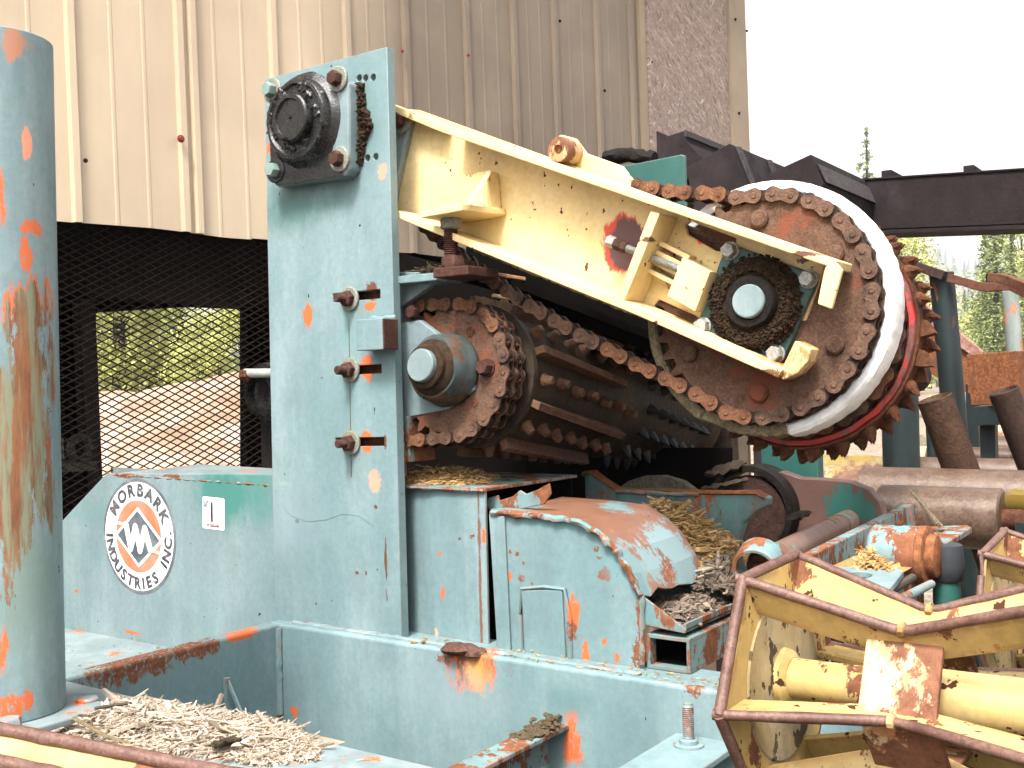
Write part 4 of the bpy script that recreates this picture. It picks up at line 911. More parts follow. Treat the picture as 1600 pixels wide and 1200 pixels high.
for kb in range(9):
    a0 = radians(-22 + 40 * kb); mb = MB(); n = 22; L_ = .40 if kb % 2 else .46
    secs = []
    for i in range(n + 1):
        v = V0 + .012 + L_ * i / n; a = hel(v, a0); rr = RD + .030 + .003 * noise.noise(Vector((v * 40, kb * 3, 0)))
        s_ = []
        for da, r_ in ((-.052, RD - .004), (-.046, rr), (.046, rr + .002 * noise.noise(Vector((v * 60, kb, 5)))), (.052, RD - .004)): s_.append(D(r_ * cos(a + da), v, r_ * sin(a + da)))
        secs.append(s_)
    vs = [p for s_ in secs for p in s_]; fs = [(0, 1, 2, 3), tuple(4 * n + i for i in (3, 2, 1, 0))]
    for i in range(n):
        for k in range(4): fs.append((4 * i + k, 4 * i + (k + 1) % 4, 4 * i + 4 + (k + 1) % 4, 4 * i + 4 + k))
    mb.add(vs, fs); P('knife_bar', mb, m_drumbar, dr, .0015)
stm = MB(); stm.lathe(Vector((0, 0, 0)), Vector((1, 0, 0)), [(-.006, .017), (.004, .0165), (.010, .013), (.022, .0115), (.026, .008), (.0265, .0001)], 14); stme = stm.mesh('stud', m_drumbar)
cnt = 0
for kb in range(9):
    for i in range(7):
        v = V0 + .05 + i * .072; a = hel(v, radians(-2 + 40 * kb)) + .03 * (i % 2)
        a_ = math.degrees(a) % 360
        if not (a_ > 250 or a_ < 110): continue
        er = U * cos(a) + AZ * sin(a); et = U * -sin(a) + AZ * cos(a); o = bpy.data.objects.new('stud', stme); C.objects.link(o); o.parent = dr; pos = D(RD * cos(a), v, RD * sin(a)) - Vector(dr.location)
        m4 = Matrix.Identity(4)
        for r_ in range(3): m4[r_][0] = er[r_]; m4[r_][1] = et[r_]; m4[r_][2] = AX[r_]; m4[r_][3] = pos[r_]
        o.matrix_local = m4
m_spike = rusty('oily_spike', (.008, .008, .009), (.03, .03, .032), None, 30, .35, .2, .1, spec=.35)
spk = MB(); spk.lathe(Vector((0, 0, 0)), Vector((1, 0, 0)), [(-.004, .018), (.012, .013), (.032, .002)], 8); spme = spk.mesh('spike', m_spike)
for kb in range(16):
    for i in range(6):
        v = V0 + .60 + i * .072; a = hel(v, radians(7 + 22.5 * kb)); a_ = math.degrees(a) % 360
        if not (a_ > 262 or a_ < 70): continue
        er = U * cos(a) + AZ * sin(a); et = U * -sin(a) + AZ * cos(a); o = bpy.data.objects.new('spike', spme); C.objects.link(o); o.parent = dr; pos = D(RD * cos(a), v, RD * sin(a)) - Vector(dr.location)
        m4 = Matrix.Identity(4)
        for r_ in range(3): m4[r_][0] = er[r_]; m4[r_][1] = et[r_]; m4[r_][2] = AX[r_]; m4[r_][3] = pos[r_]
        o.matrix_local = m4
path = [(-.30, RP2 + .02), (-.15, RP2 + .004)] + [(RP2 * cos(radians(a)), RP2 * sin(radians(a))) for a in [92 - 185 * k / 120 for k in range(121)]] + [(-.15, -RP2 - .012), (-.35, -RP2 - .05)]
chain('drum_chain', 'double rusty roller chain wrapped round the small sprocket of the cutter drum', D, AX, path, .129, .040, [m_chainhot, m_chain, m_chainhot], 2, gap=.0095, th=.0045)
# near-black plates added to keep the drum space dark, with its slats and bolts
hc = T('head_shade', 'near-black plates added to shut light out round the cutter drum behind the yellow arm', 'light blocker', tuple(M(.2, .9, 0)))
q = MB(); q.prism(PV([(560, 380), (760, 430), (1136, 590), (1138, 720), (1128, 760), (560, 760)], 1.42), V * .02); P('rear_blocker', q, m_void, hc)
q = MB(); q.prism([pv(700, 408, .40), pv(1090, 560, .40), pv(1130, 590, 1.41), pv(770, 428, 1.41)], Z * .02); P('top_blocker', q, m_void, hc)
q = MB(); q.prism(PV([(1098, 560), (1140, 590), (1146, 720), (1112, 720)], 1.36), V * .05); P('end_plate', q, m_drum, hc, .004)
q = MB(); q.prism(PV([(728, 385), (1015, 482), (1115, 560), (1115, 592), (1000, 545), (800, 462), (728, 442)], .45), V * .01); P('front_blocker', q, m_void, hc)
q = MB(); q.prism(PV([(600, 700), (1140, 700), (1140, 900), (600, 900)], .95), V * .02); P('inner_blocker', q, m_void, hc)
for k in range(4):
    a = pv(770, 428 + 17 * k, .34 ); q = MB(); q.bar(a, a + U * .06 + V * .30 - Z * .02, .012, .010); P('slat', q, m_cagerust, hc, .002)
q = MB(); q.lathe(pv(620, 660, .1), -V, [(0, .03), (.02, .03), (.022, .02), (.05, .018)], 8); P('bolt', q, m_black, hc)
q = MB(); q.prism(PV([(612, 655), (637, 650), (640, 722), (612, 722)], .05), V * .10); q.prism(PV([(612, 690), (632, 690), (634, 745), (612, 745)], .045), V * .005); P('bracket_foot', q, m_tealrust, hc, .002)
p = pv(648, 488, .07); q = MB(); q.hexh(p, -V, .017, .02); P('cap_bolt', q, m_bolthead, hc)
# ------------------------------------------------------------------ wood chips
def chip_mat(name, a, b, c):
    s = NB(name); f = s.n('ShaderNodeAttribute', attribute_name='rnd').outputs['Fac']
    col = s.mix(s.mr(f, 0, .5), a, b); col = s.mix(s.mr(f, .6, 1.0), col, c); col = s.mix(s.mr(s.noise(160, 4, .7, s.stretch(1, 1, 1)), .35, .7, 0, .4), col, tuple(x * .45 for x in a))
    return s.out(col, .85, 0, .2)
m_chips = chip_mat('weathered_chips', (.13, .095, .068), (.33, .26, .195), (.47, .40, .33))
m_chipsg = chip_mat('golden_shavings', (.17, .095, .032), (.33, .205, .08), (.45, .32, .16))
m_chipsd = chip_mat('grey_brown_splinters', (.06, .045, .033), (.14, .105, .08), (.25, .20, .155))
def inside(poly, x, y):
    ins = False; j = len(poly) - 1
    for i in range(len(poly)):
        if (poly[i][1] > y) != (poly[j][1] > y) and x < (poly[j][0] - poly[i][0]) * (y - poly[i][1]) / (poly[j][1] - poly[i][1]) + poly[i][0]: ins = not ins
        j = i
    return ins
def chips(name, label, poly, n, place, mat, L=(.012, .06), W=(.0015, .006), tilt=.22, long_dir=None, base=True):
    """poly in (u, v); place(u, v) gives the height of the heap"""
    mb = MB(); xs = [p[0] for p in poly]; ys = [p[1] for p in poly]; k = 0
    while k < n:
        u, v = ru(min(xs), max(xs)), ru(min(ys), max(ys))
        if not inside(poly, u, v): continue
        k += 1; a = ru(0, 2 * pi) if long_dir is None or R() < .35 else long_dir + random.gauss(0, .45)
        f = random.random() ** 2.2; big = R() < .035; l = (L[0] + (L[1] - L[0]) * f) / 2; w_ = ru(*W) * (1 + f)
        if big: l *= 1.5; w_ *= 2.4
        d = Vector((cos(a), sin(a), random.gauss(0, tilt))).normalized()
        h = place(u, v); p = M(u, v, 0); p.z = h * ru(.55, 1.0) + ru(.0, .006) + place.z0
        sd = d.cross(Z).normalized(); sd = (sd + Z * random.gauss(0, .35)).normalized(); nn = sd.cross(d); th = w_ * ru(.15, .4); bend = nn * ru(-.12, .12) * l; tp = ru(.3, 1)
        vs = []
        for t, b_, ww in ((-1, 0, w_ * tp), (0, 1, w_), (1, 0, w_ * ru(.15, .8))):
            q = p + d * (l * t) + bend * b_
            vs += [q - sd * ww / 2 - nn * th, q + sd * ww / 2 - nn * th, q + sd * ww / 2 + nn * th, q - sd * ww / 2 + nn * th]
        fs = [(3, 2, 1, 0), (8, 9, 10, 11)]
        for s_ in (0, 4):
            for i in range(4): fs.append((s_ + i, s_ + (i + 1) % 4, s_ + 4 + (i + 1) % 4, s_ + 4 + i))
        mb.add(vs, fs, 0, False, max(.01, R()))
    # the fine dust the slivers lie on
    nu = 26 if base else 0; g0 = len(mb.v)
    for j in range(nu + 1 if base else 0):
        for i in range(nu + 1):
            u = min(xs) + (max(xs) - min(xs)) * i / nu; v = min(ys) + (max(ys) - min(ys)) * j / nu; p = M(u, v, 0); ok = inside(poly, u, v)
            p.z = place.z0 + (place(u, v) * .62 + .004 * noise.noise(p * 60) + .001 if ok else -.003); mb.v.append(p)
    for j in range(nu):
        for i in range(nu):
            a = g0 + j * (nu + 1) + i; mb.f.append([a, a + 1, a + nu + 2, a + nu + 1]); mb.m.append(0); mb.sm.append(False); mb.r.append(ru(.1, .4))
    return ONE(name, mb, mat, label, None, None, 'stuff')
def zuv(pts, z):
    out = []
    for x, y in pts:
        a = uvz(onz(x, y, z)); out.append((a[0], a[1]))
    return out
class Heap:
    def __init__(s, poly, z0, h, e=.06):
        s.poly = poly; s.z0 = z0; s.h = h; s.e = e; s.c = (sum(p[0] for p in poly) / len(poly), sum(p[1] for p in poly) / len(poly))
    def __call__(s, u, v):
        d = 1e9
        for i in range(len(s.poly)):
            a = Vector(s.poly[i]); b = Vector(s.poly[(i + 1) % len(s.poly)]); q = Vector((u, v)); ab = b - a; t = max(0, min(1, (q - a).dot(ab) / ab.dot(ab))); d = min(d, (q - a - ab * t).length)
        f = min(1, d / s.e); return s.h * f * f * (3 - 2 * f) * (.75 + .5 * noise.noise(Vector((u * 9, v * 9, 2))))
random.seed(77)
fp = zuv([(128, 1113), (205, 1094), (330, 1112), (452, 1136), (500, 1172), (430, 1190), (330, 1182), (180, 1172), (80, 1150), (70, 1138)], O.z)
hp_ = Heap(fp, O.z, .030, .11)
chips('wood_chips', 'pale weathered wood slivers heaped on the front teal deck beside the pipe', fp, 7500, hp_, m_chips, (.006, .07), (.0006, .0026), .18)
fq = zuv([(430, 1148), (500, 1165), (498, 1190), (400, 1200), (350, 1186)], O.z)
chips('sawdust', 'tan sawdust spill at the right end of the sliver heap on the front deck', fq, 1500, Heap(fq, O.z, .012, .06), m_chipsg if 0 else m_chips, (.004, .016), (.001, .003), .3)
sw = [(-1.0, -1.1), (.55, -1.1), (.55, -.65), (-1.0, -.65)]; chips('stray_chips', 'loose slivers scattered over the front deck around the heap', sw, 420, Heap(sw, O.z, .0015, .05), m_chips, (.004, .03), (.0006, .0022), .08, None, False)
sw = [(0.04, -.026), (.9, -.026), (.9, .04), (.04, .04)]; chips('ledge_chips', 'thin scatter of slivers and dust along the top of the cross beam', sw, 260, Heap(sw, O.z, .0015, .02), m_chipsg, (.003, .018), (.0006, .002), .1, None, False)
sw = [(-1.2, -.5), (-.44, -.5), (-.44, .02), (-1.2, .02)]; chips('deck_chips', 'thin scatter of slivers on the lower left deck in front of the logo panel', sw, 120, Heap(sw, O.z - .135, .0015, .02), m_chips, (.004, .022), (.0006, .002), .1, None, False)
q = MB(); pts = [(115, 1122), (140, 1135), (165, 1150), (190, 1158), (206, 1161)]
q.tube([onz(x, y, O.z + .030) for x, y in pts], lambda t: .0055 * (1 - .4 * t), 7, 0, 0, 60, .45); ONE('wood_splinter', q, rusty('tan_splinter', (.38, .28, .14), (.48, .37, .22), None, 30, .8, .2), 'long bent tan splinter lying across the sliver heap', 'splinter')
q = MB(); p = onz(352, 1160, O.z + .024)
q.tube([p + U * t + Z * (.006 * sin(t * 60)) + V * .3 * t for t in [-.028 + .0028 * k for k in range(21)]], lambda t: .009 * sin(.3 + 2.5 * t) + .002, 12, 0, .006, 130, .55)
ONE('bark_piece', q, rusty('dark_bark', (.06, .045, .03), (.22, .16, .10), (.11, .08, .055), 40, .95, .8), 'dark curled scrap of bark on the right part of the sliver heap', 'bark')
q = MB(); q.tube([onz(x, y, O.z + .035) for x, y in [(148, 1107), (175, 1102), (200, 1099)]], .003, 6); ONE('dark_twig', q, m_chipsd, 'thin dark red twig behind the lug at the foot of the pipe', 'twig')

# ------------------------------------------------------------------ big teal pipe at the left
PB = M(0, 0, 0); d0 = 2.0; pc = onz(8, 1128, O.z); PR = .1035
ztop = at(0, 36, d0 - .11).z
def pf(x, y): return at(x, y, d0 - .085)
m_pipe = paint('pipe_paint', (.12, .185, .205), TEAL2, chip=.70, rusty=.735, famt=.2, edge=.004, cs=12, ws=.22, blobs=[
    (pf(40, 900), (.03, .09, .16), (.15, .205, .17), .9, .6, .7), (pf(36, 480), (.030, .08, .05), 'primer', 1.0), (pf(38, 490), (.024, .08, .05), 'streak', .9), (pf(40, 600), (.036, .08, .13), 'streak', .9), (pf(34, 700), (.044, .08, .14), 'streak', .9), (pf(20, 790), (.022, .08, .12), 'streak', 1.0), (pf(62, 775), (.012, .06, .08), 'streak', 1.0), 
    (pf(24, 70), (.014, .06, .022), (.36, .17, .11), 1.0, .2), (pf(44, 352), (.012, .05, .014), 'primer', .9), (pf(36, 400), (.007, .05, .035), 'primer', .6), (pf(5, 310), (.012, .05, .05), 'primer', .8), (pf(36, 220), (.006, .05, .03), (.6, .25, .15), .7), (pf(28, 1095), (.026, .06, .016), 'primer', 1.0), (pf(20, 1110), (.02, .06, .02), 'primer', .8),
    (pf(62, 178), (.004, .03, .006), 'rust', .5), (pf(85, 540), (.004, .03, .006), 'rust', .5), (pf(70, 590), (.004, .03, .006), 'rust', .5), (pf(8, 1010), (.012, .05, .04), 'primer', .8)])
pp_ = T('pipe_column', 'fat upright teal pipe with a long rust streak and orange flakes at the left', 'pipe', tuple(pc))
q = MB(); q.pipe(pc + Z * .021, Vector((pc.x, pc.y, ztop)), PR, PR - .008, 64); P('pipe', q, m_pipe, pp_, .002)
q = MB(); bu, bv, _ = uvz(pc); q.mbox(bu - .14, bu + .14, bv - .15, bv + .13, .0002, .0205); P('base_plate', q, m_deck, pp_, .004)
p = onz(137, 1112, O.z); q = MB(); q.lathe(p, Z, [(0, .020), (.024, .020), (.027, .017)], 24); P('lug', q, m_deck, pp_)
q = MB(); q.bar(onz(45, 1142, O.z + .028), onz(108, 1124, O.z + .026), .03, .012); P('clamp_bar', q, m_deck, pp_, .003)
p = onz(14, 1140, O.z + .022); q = MB(); q.hexh(p, Z, .022, .02); P('base_bolt', q, m_deck, pp_)

# ------------------------------------------------------------------ channel post, hood, tube and tray behind the cross beam
cp_ = T('channel_post', 'upright teal channel with orange streaked left side and shavings on its lid', 'steel channel', tuple(pv(700, 1000, .1)))
zt = uvz(pv(700, 760, .06))[2]; uL = uz(632, 900, .16)[0]; u1 = uz(690, 900, .06)[0]; u2 = uz(761, 900, .06)[0]
plan = [(uL - .01, .20), (uL + .01, .17), (uL + .035, .125), (uL + .06, .092), (uL + .085, .072), (u1, .062), (u2, .06)]
q = MB(); plan2 = plan + [(u2, .066), (u1, .068), (uL + .088, .079), (uL + .064, .099), (uL + .04, .131), (uL + .016, .175), (uL - .003, .203)]
q.prism([M(a, b, -.0) for a, b in plan2], Z * (zt - .008)); nf = len(plan2)
for i in range(len(q.sm)): q.sm[i] = i >= 2
m_chpost = paint('channel_paint', TEAL, TEAL2, chip=.72, rusty=.76, edge=.005, blobs=[(M(uL + .0, .18, .15), (.03, .04, .5), 'primer', 1.1), (M(uL + .02, .14, .02), (.03, .04, .13), PRIMER, 1.0), (M(uL + .04, .12, .3), (.02, .03, .02), PRIMER, .8), pb(688, 865, .06, .006, .006, PRIMER), pb(691, 925, .06, .005, .02, PRIMER), pb(756, 840, .06, .006, .02, PRIMER), pb(738, 838, .06, .006, .006, 'rust'), pb(718, 842, .06, .005, .004, 'rust'), pb(680, 990, .06, .006, .018, (.55, .3, .2)), pb(750, 900, .06, .004, .25, (.16, .08, .05), .9)])
P('channel_face', q, m_chpost, cp_)
q = MB(); q.prism([M(uL - .03, .055, zt), M(u2 + .004, .055, zt), M(u2 + .004, .46, zt), M(uL - .03, .46, zt)], -Z * .0075); P('lid', q, m_tealrust, cp_, .001)
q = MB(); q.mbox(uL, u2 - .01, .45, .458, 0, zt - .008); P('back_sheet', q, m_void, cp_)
wl = MB(); wl.tube([M(uL + (u2 - uL) * k / 30, .054, zt - .006) for k in range(31)], .0045, 6, 0, .003, 90); P('weld_bead', wl, m_tealrust, cp_)
fs_ = [(uL - .02, .09), (u2 - .10, .08), (u2 - .055, .14), (u2 - .13, .30), (uL - .02, .42)]
hpp = Heap(fs_, O.z + zt, .034, .07); chips('shavings_on_lid', 'golden brown shavings piled on the lid of the teal channel below the drum', fs_, 900, hpp, m_chipsg, (.006, .03), (.001, .003), .3)

hd = T('hood', 'rounded teal sheet metal hood with rusted top and a blank plate on its face', 'machine hood', tuple(pv(880, 1000, .1)))
HV = .045
m_hood = paint('hood_paint', TEAL, TEAL2, chip=.715, rusty=.745, edge=.006, famt=.1, blobs=[
    pb(898, 957, HV, .016, .036, PRIMER, .8), pb(893, 985, HV, .012, .02, 'rust', .8), pb(945, 898, HV, .016, .016, (.19, .06, .035), .6), pb(933, 858, HV, .007, .007, 'rust', .7), pb(937, 872, HV, .006, .004, 'rust', .7), pb(797, 862, HV, .005, .005, 'rust'), pb(808, 866, HV, .005, .005, 'rust'), pb(815, 903, HV, .010, .008, 'rust', .8), pb(818, 880, HV, .004, .004, 'rust'), pb(831, 912, HV, .004, .003, 'rust'),
    pb(944, 1003, HV, .006, .010, PRIMER), pb(915, 1020, HV, .010, .022, PRIMER, .9), pb(964, 1030, HV, .005, .01, PRIMER), pb(995, 1025, HV, .010, .03, 'rust', .9), pb(1000, 960, HV, .008, .06, 'rust', .9), pb(797, 900, HV, .004, .012, PRIMER), pb(860, 815, HV, .12, .012, (.09, .21, .22), .5, .5, .7), pb(960, 880, HV, .03, .04, (.12, .26, .27), .5, .6, .5)])
face = [(764, 800), (775, 796), (905, 812), (935, 829), (962, 853), (985, 890), (1001, 930), (1007, 1060), (777, 1022)]
q = MB(); q.prism(PV(face, HV), V * .008); P('hood_face', q, m_hood, hd, .002)
q = MB(); q.prism([pv(766, 802, HV - .0015), pv(790, 806, HV - .0015), pv(800, 1021, HV - .0015), pv(779, 1018, HV - .0015)], -V * .006); P('corner_strip', q, m_teal, hd, .002)
q = MB(); q.prism(PV([(816, 921), (880, 921), (886, 1030), (823, 1026)], HV - .0008), -V * .006); P('blank_plate', q, m_hood, hd, .003)
q = MB(); q.tube([pv(*p_, HV - .004) for p_ in [(815, 1026), (813, 960), (815, 920), (850, 917), (882, 921), (889, 960), (891, 1030)]], .005, 6, 0, .002, 80); P('weld_bead', q, m_hood, hd)
m_hoodtop = paint('hood_top_paint', (.19, .085, .05), (.25, .12, .07), primer=(.3, .12, .06), rust=(.12, .05, .028), chip=.64, rusty=.62, edge=0, famt=.05, ws=.3, cs=12, blobs=[(pv(1040, 875, .25), (.085, .10, .085), TEAL2, .7, .1), (pv(985, 900, .06), (.05, .06, .075), TEAL, .8, .1), (pv(1012, 890, .15), (.05, .06, .06), TEAL2, .8, .1), (pv(1040, 900, .2), (.02, .05, .05), 'rust', 1.0, .1), (pv(960, 800, .28), (.04, .07, .03), TEAL, .9, .1), (pv(800, 788, .15), (.06, .12, .03), TEAL, .8, .1)])
prof = [(768, 797), (850, 804), (908, 812), (940, 833), (966, 860), (988, 897), (1003, 930)]
q = MB(); op = PV(prof, HV - .004); ext = V * .30; n_ = len(op); cols = 9; b0 = len(q.v)
for i, p in enumerate(op):
    for j in range(cols + 1):
        f = j / cols; rag = Z * (.02 * noise.noise(Vector((j * 1.3, 1, 0))) - .015 * f) if i == n_ - 1 else Z * (-.006 * sin(f * 3)) ; q.v.append(p + ext * f + rag)
for i in range(n_ - 1):
    for j in range(cols):
        a = i * (cols + 1) + j; q.f.append([a, a + 1, a + cols + 2, a + cols + 1]); q.m.append(0); q.sm.append(False); q.r.append(0.0)
o = P('hood_top', q, m_hoodtop, hd); s_ = o.modifiers.new('thick', 'SOLIDIFY'); s_.thickness = .006; s_.offset = 0
wl = MB(); tt = []
for i in range(n_ - 1):
    for k in range(10): tt.append(op[i].lerp(op[i + 1], k / 10) - V * .003 - Z * .004)
wl.tube(tt, .007, 8, 0, .006, 70); wl.tube([pv(765, 795 + 0 * k, HV) + (pv(1004, 1040, HV) - pv(1003, 930, HV)) * 0 for k in range(2)] if 0 else [pv(1004, 930 + 12 * k, HV - .002) for k in range(10)], .006, 7, 0, .005, 70); P('weld_bead', wl, m_tealrust, hd)
q = MB(); tab = [(760, 790), (762, 778), (778, 774), (780, 782), (800, 776), (812, 766), (822, 772), (840, 765), (858, 755), (861, 772), (850, 788), (790, 800), (768, 800)]
q.prism(PV(tab, .10), V * .006); P('torn_flange', q, m_tealrust, hd, .002)
# square tube and tray at the right end of the hood
sq = T('square_tube', 'rusted teal square tube with an open dark end below the splinter tray', 'square tube', tuple(pv(1045, 1060, .2)))
a = uvz(pv(1010, 990, .05)); b = uvz(pv(1079, 1062, .05)); q = MB(); th = .008
q.ring(M(0, 0, 0), V, [(0, 1)], 3) if 0 else None
u0, u1_, z0_, z1_ = a[0], b[0], 0.001, a[2]
for (x0, x1, y0, y1) in ((u0, u1_, z1_ - th, z1_), (u0, u1_, z0_, z0_ + th), (u0, u0 + th, z0_ + th, z1_ - th), (u1_ - th, u1_, z0_ + th, z1_ - th)): q.mbox(x0, x1, .05, .62, y0, y1)
P('tube_wall', q, m_tealrust, sq, .001)
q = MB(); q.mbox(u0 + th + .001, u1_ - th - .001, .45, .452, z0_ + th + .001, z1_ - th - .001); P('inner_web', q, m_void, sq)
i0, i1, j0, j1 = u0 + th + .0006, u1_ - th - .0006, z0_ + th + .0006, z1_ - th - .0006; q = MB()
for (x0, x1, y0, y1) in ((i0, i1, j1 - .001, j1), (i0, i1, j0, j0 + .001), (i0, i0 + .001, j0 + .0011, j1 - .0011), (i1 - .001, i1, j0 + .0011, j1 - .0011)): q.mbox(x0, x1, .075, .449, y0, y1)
P('shade_lining', q, m_dark, sq)  # near-black liner painted in for the shade inside the tube
ty = T('splinter_tray', 'small sloping teal tray full of grey splinters at the right end of the hood', 'tray', tuple(pv(1040, 970, .2)))
q = MB(); q.prism(PV([(1004, 932), (1072, 984), (1070, 990), (1004, 976)], .048), V * .006); q.prism(PV([(1004, 972), (1071, 986), (1070, 990), (1004, 977)], .0545), V * .30); P('tray_pan', q, m_tealrust, ty, .001)
q = MB(); a = pv(1072, 984, .0545); q.prism([a, a - U * .006, a - U * .006 + Z * .012, a + Z * .012], V * .30); q.prism(PV([(1004, 900), (1072, 970), (1071, 988), (1004, 975)], .355), V * .006); P('tray_rim', q, m_tealrust, ty, .001)
tz_ = pv(1040, 972, .2).z; tpoly = zuv([(1030, 975), (1080, 975), (1135, 950), (1100, 915), (1050, 925)], tz_)
au = uz(1006, 975, .2)[0]; bu = uz(1070, 988, .0545)[0]; tpoly = [(au, .07), (bu - .01, .07), (bu - .01, .34), (au, .34)]
hh_ = Heap(tpoly, pv(1071, 986, .06).z, .035, .05); chips('tray_splinters', 'grey brown splinters lying in the small tray beside the hood', tpoly, 500, hh_, m_chipsd, (.01, .07), (.0015, .006), .3)
# golden shavings between hood and rest plate
gz = pv(1085, 870, .42).z; gp = [(uz(985, 820, .40)[0], .36), (uz(1120, 860, .36)[0], .36), (uz(1190, 850, .5)[0], .56), (uz(1000, 810, .56)[0], .60)]
class Slope(Heap):
    def __call__(s, u, v):
        h = Heap.__call__(s, u, v); f = (u - s.poly[0][0]) / (s.poly[1][0] - s.poly[0][0]); return h + .10 * (1 - f) * min(1, h / .02)
chips('golden_shavings', 'bright golden shavings heaped between the hood and the notched rest plate', gp, 2200, Slope(gp, gz - .01, .06, .06), m_chipsg, (.008, .05), (.001, .004), .3)
sb = MB(); sb.mbox(gp[0][0] - .25, gp[2][0] + .1, .345, .64, gz - O.z - .05, gz - O.z - .012); ONE('catch_pan', sb, m_tealrust, 'rusted pan under the golden shavings', 'pan', bevel=.002)
dsp = MB()
dp = [(uz(1090, 900, .3)[0], .28), (uz(1150, 920, .3)[0], .28), (uz(1170, 880, .5)[0], .46), (uz(1100, 860, .46)[0], .46)]
chips('dark_splinters', 'tangled dark splinters beside the steel ring behind the yellow roller', dp, 420, Heap(dp, gz - .045, .07, .05), m_chipsd, (.02, .09), (.0015, .005), .55)

# ------------------------------------------------------------------ rest plates and levers behind
m_bark2 = rusty('old_bark', (.06, .045, .035), (.2, .15, .11), (.1, .07, .05), 40, .9, .6)
m_pipeworn = paint('worn_pipe_paint', (.17, .085, .06), (.22, .12, .085), primer=(.08, .25, .2), rust=(.12, .055, .04), chip=.62, rusty=.6, edge=0, famt=.1)
m_mott = paint('mottled_teal_paint', (.10, .24, .23), (.145, .13, .14), primer=(.02, .16, .11), chip=.58, rusty=.57, edge=.02, eamt=.5, grime=.9, gt=.46, gcol=(.14, .12, .125), cs=14, rs=13, famt=.1, rust=(.15, .06, .03))
RV = .62
rp = T('rest_plate', 'mottled teal plate with a horned rusty top edge and a curved notch behind the hood', 'rest plate', tuple(pv(1050, 880, RV)))
q = MB(); q.prism(PV([(913, 742), (927, 739), (945, 752), (965, 765), (990, 768), (1040, 766), (1092, 770), (1185, 771), (1200, 778), (1200, 790), (1180, 800), (1162, 818), (1153, 845), (1150, 960), (918, 960)], RV), V * .035); P('plate', q, m_mott, rp, .004)
q = MB(); ed = PV([(914, 741), (927, 739), (945, 752), (965, 765), (990, 768), (1040, 766), (1092, 770), (1140, 771), (1185, 771), (1199, 779)], RV + .016); q.tube([p + Z * .001 for p in ed], .021, 8, 0, .004, 50, .35); P('rusty_edge', q, m_rustor, rp)
q = MB(); pc2 = pv(1028, 860, RV - .004); 
q.prism(PV([(962, 766), (980, 752), (1005, 744), (1035, 743), (1065, 752), (1092, 772)], RV + .0355), V * .03); q.ring(pv(1030, 835, RV + .07), V, [(0, .135), (.05, .135), (.05, .1), (0, .1)], 60); P('curved_lip', q, rusty('grey_green_lip', (.22, .2, .14), (.36, .35, .27), (.2, .1, .05), 20, .7, .3), rp, .002)
q = MB(); q.tube([pv(962 + 10 * k, 768 + .4 * k, RV - .004) for k in range(14)], .006, 7, 0, .006, 60); P('weld_bead', q, m_mott, rp)
BV = .88
cvp = T('curved_plate', 'large rust brown curved plate with a patch of green paint at its right end', 'plate', tuple(pv(1290, 880, BV)))
m_curv = rusty('curved_plate_rust', (.105, .05, .04), (.17, .085, .07), (.08, .045, .04), 12, .55, .3)
mcv = paint('curved_plate_paint', (.075, .038, .03), (.13, .068, .055), primer=(.02, .17, .13), rust=(.09, .042, .035), chip=.72, rusty=.62, edge=.01, eamt=.5, famt=0, grime=.2, blobs=[pb(1325, 795, BV, .05, .05, (.018, .085, .07), .8), pb(1300, 850, BV, .03, .04, (.03, .09, .07), .8), pb(1348, 800, BV, .03, .025, (.018, .085, .07), .8)])
q = MB(); q.prism(PV([(1150, 760), (1180, 745), (1222, 736), (1250, 746), (1290, 748), (1330, 752), (1358, 764), (1376, 784), (1383, 808), (1372, 850), (1350, 960), (1140, 960)], BV), V * .035); P('plate', q, mcv, cvp, .005)
q = MB(); q.ring(pv(1168, 800, BV - .06), V, [(0, .125), (.10, .125), (.10, .108), (.0, .108)], 60); P('dark_hoop', q, m_black, cvp)
q = MB(); q.lathe(pv(1168, 805, BV - .05), V, [(0, .02), (0, .1075), (.02, .1075), (.02, .02)], 48); P('roller_face', q, m_curv, cvp)
q = MB(); q.cyl(at(1215, 872, 2.15), at(1326, 814, 2.86), .030, None, 28); ONE('torque_pipe', q, m_pipeworn, 'rusty teal round pipe slanting away in front of the curved plate', 'pipe')
a, b = at(1255, 874, 1.92), at(1430, 786, 2.62); q = MB(); d = (b - a).normalized(); side = Vector((d.y, -d.x, 0)).normalized()
q.prism([a, b, b - Z * .09, a - Z * .12], side * -.022); ONE('lever_bar', q, m_tealrust, 'flat lever bar with a rusted orange top edge rising behind the yellow roller', 'lever', bevel=.003)
hb_ = T('pivot_hub', 'chunky teal bearing hub with a rusty orange end cap', 'bearing', tuple(at(1395, 900, 1.95)))
hc_ = at(1362, 862, 1.99); q = MB(); q.lathe(hc_, U, [(0, .040), (.006, .050), (.085, .052), (.088, .050)], 40, 0, lump=.002, lf=20); q.mbox(uvz(hc_)[0] + .01, uvz(hc_)[0] + .08, uvz(hc_)[1] - .045, uvz(hc_)[1] + .045, uvz(hc_)[2] - .14, uvz(hc_)[2] - .03); P('hub_body', q, m_tealrust, hb_, .003)
q = MB(); q.lathe(hc_ + U * .086, U, [(0, .050), (.002, .053), (.014, .053), (.016, .048), (.016, .038), (.030, .037), (.032, .033), (.032, .001)], 36, 0, lump=.0015, lf=30); P('end_cap', q, m_rustor, hb_)
q = MB(); q.hexh(hc_ + U * .05 + Z * .051, Z, .008, .007); P('grease_screw', q, m_rust, hb_)
rb = T('rubber_bumper', 'dark grey barrel shaped rubber bumper on a short teal post', 'bumper', tuple(at(1480, 960, 1.98)))
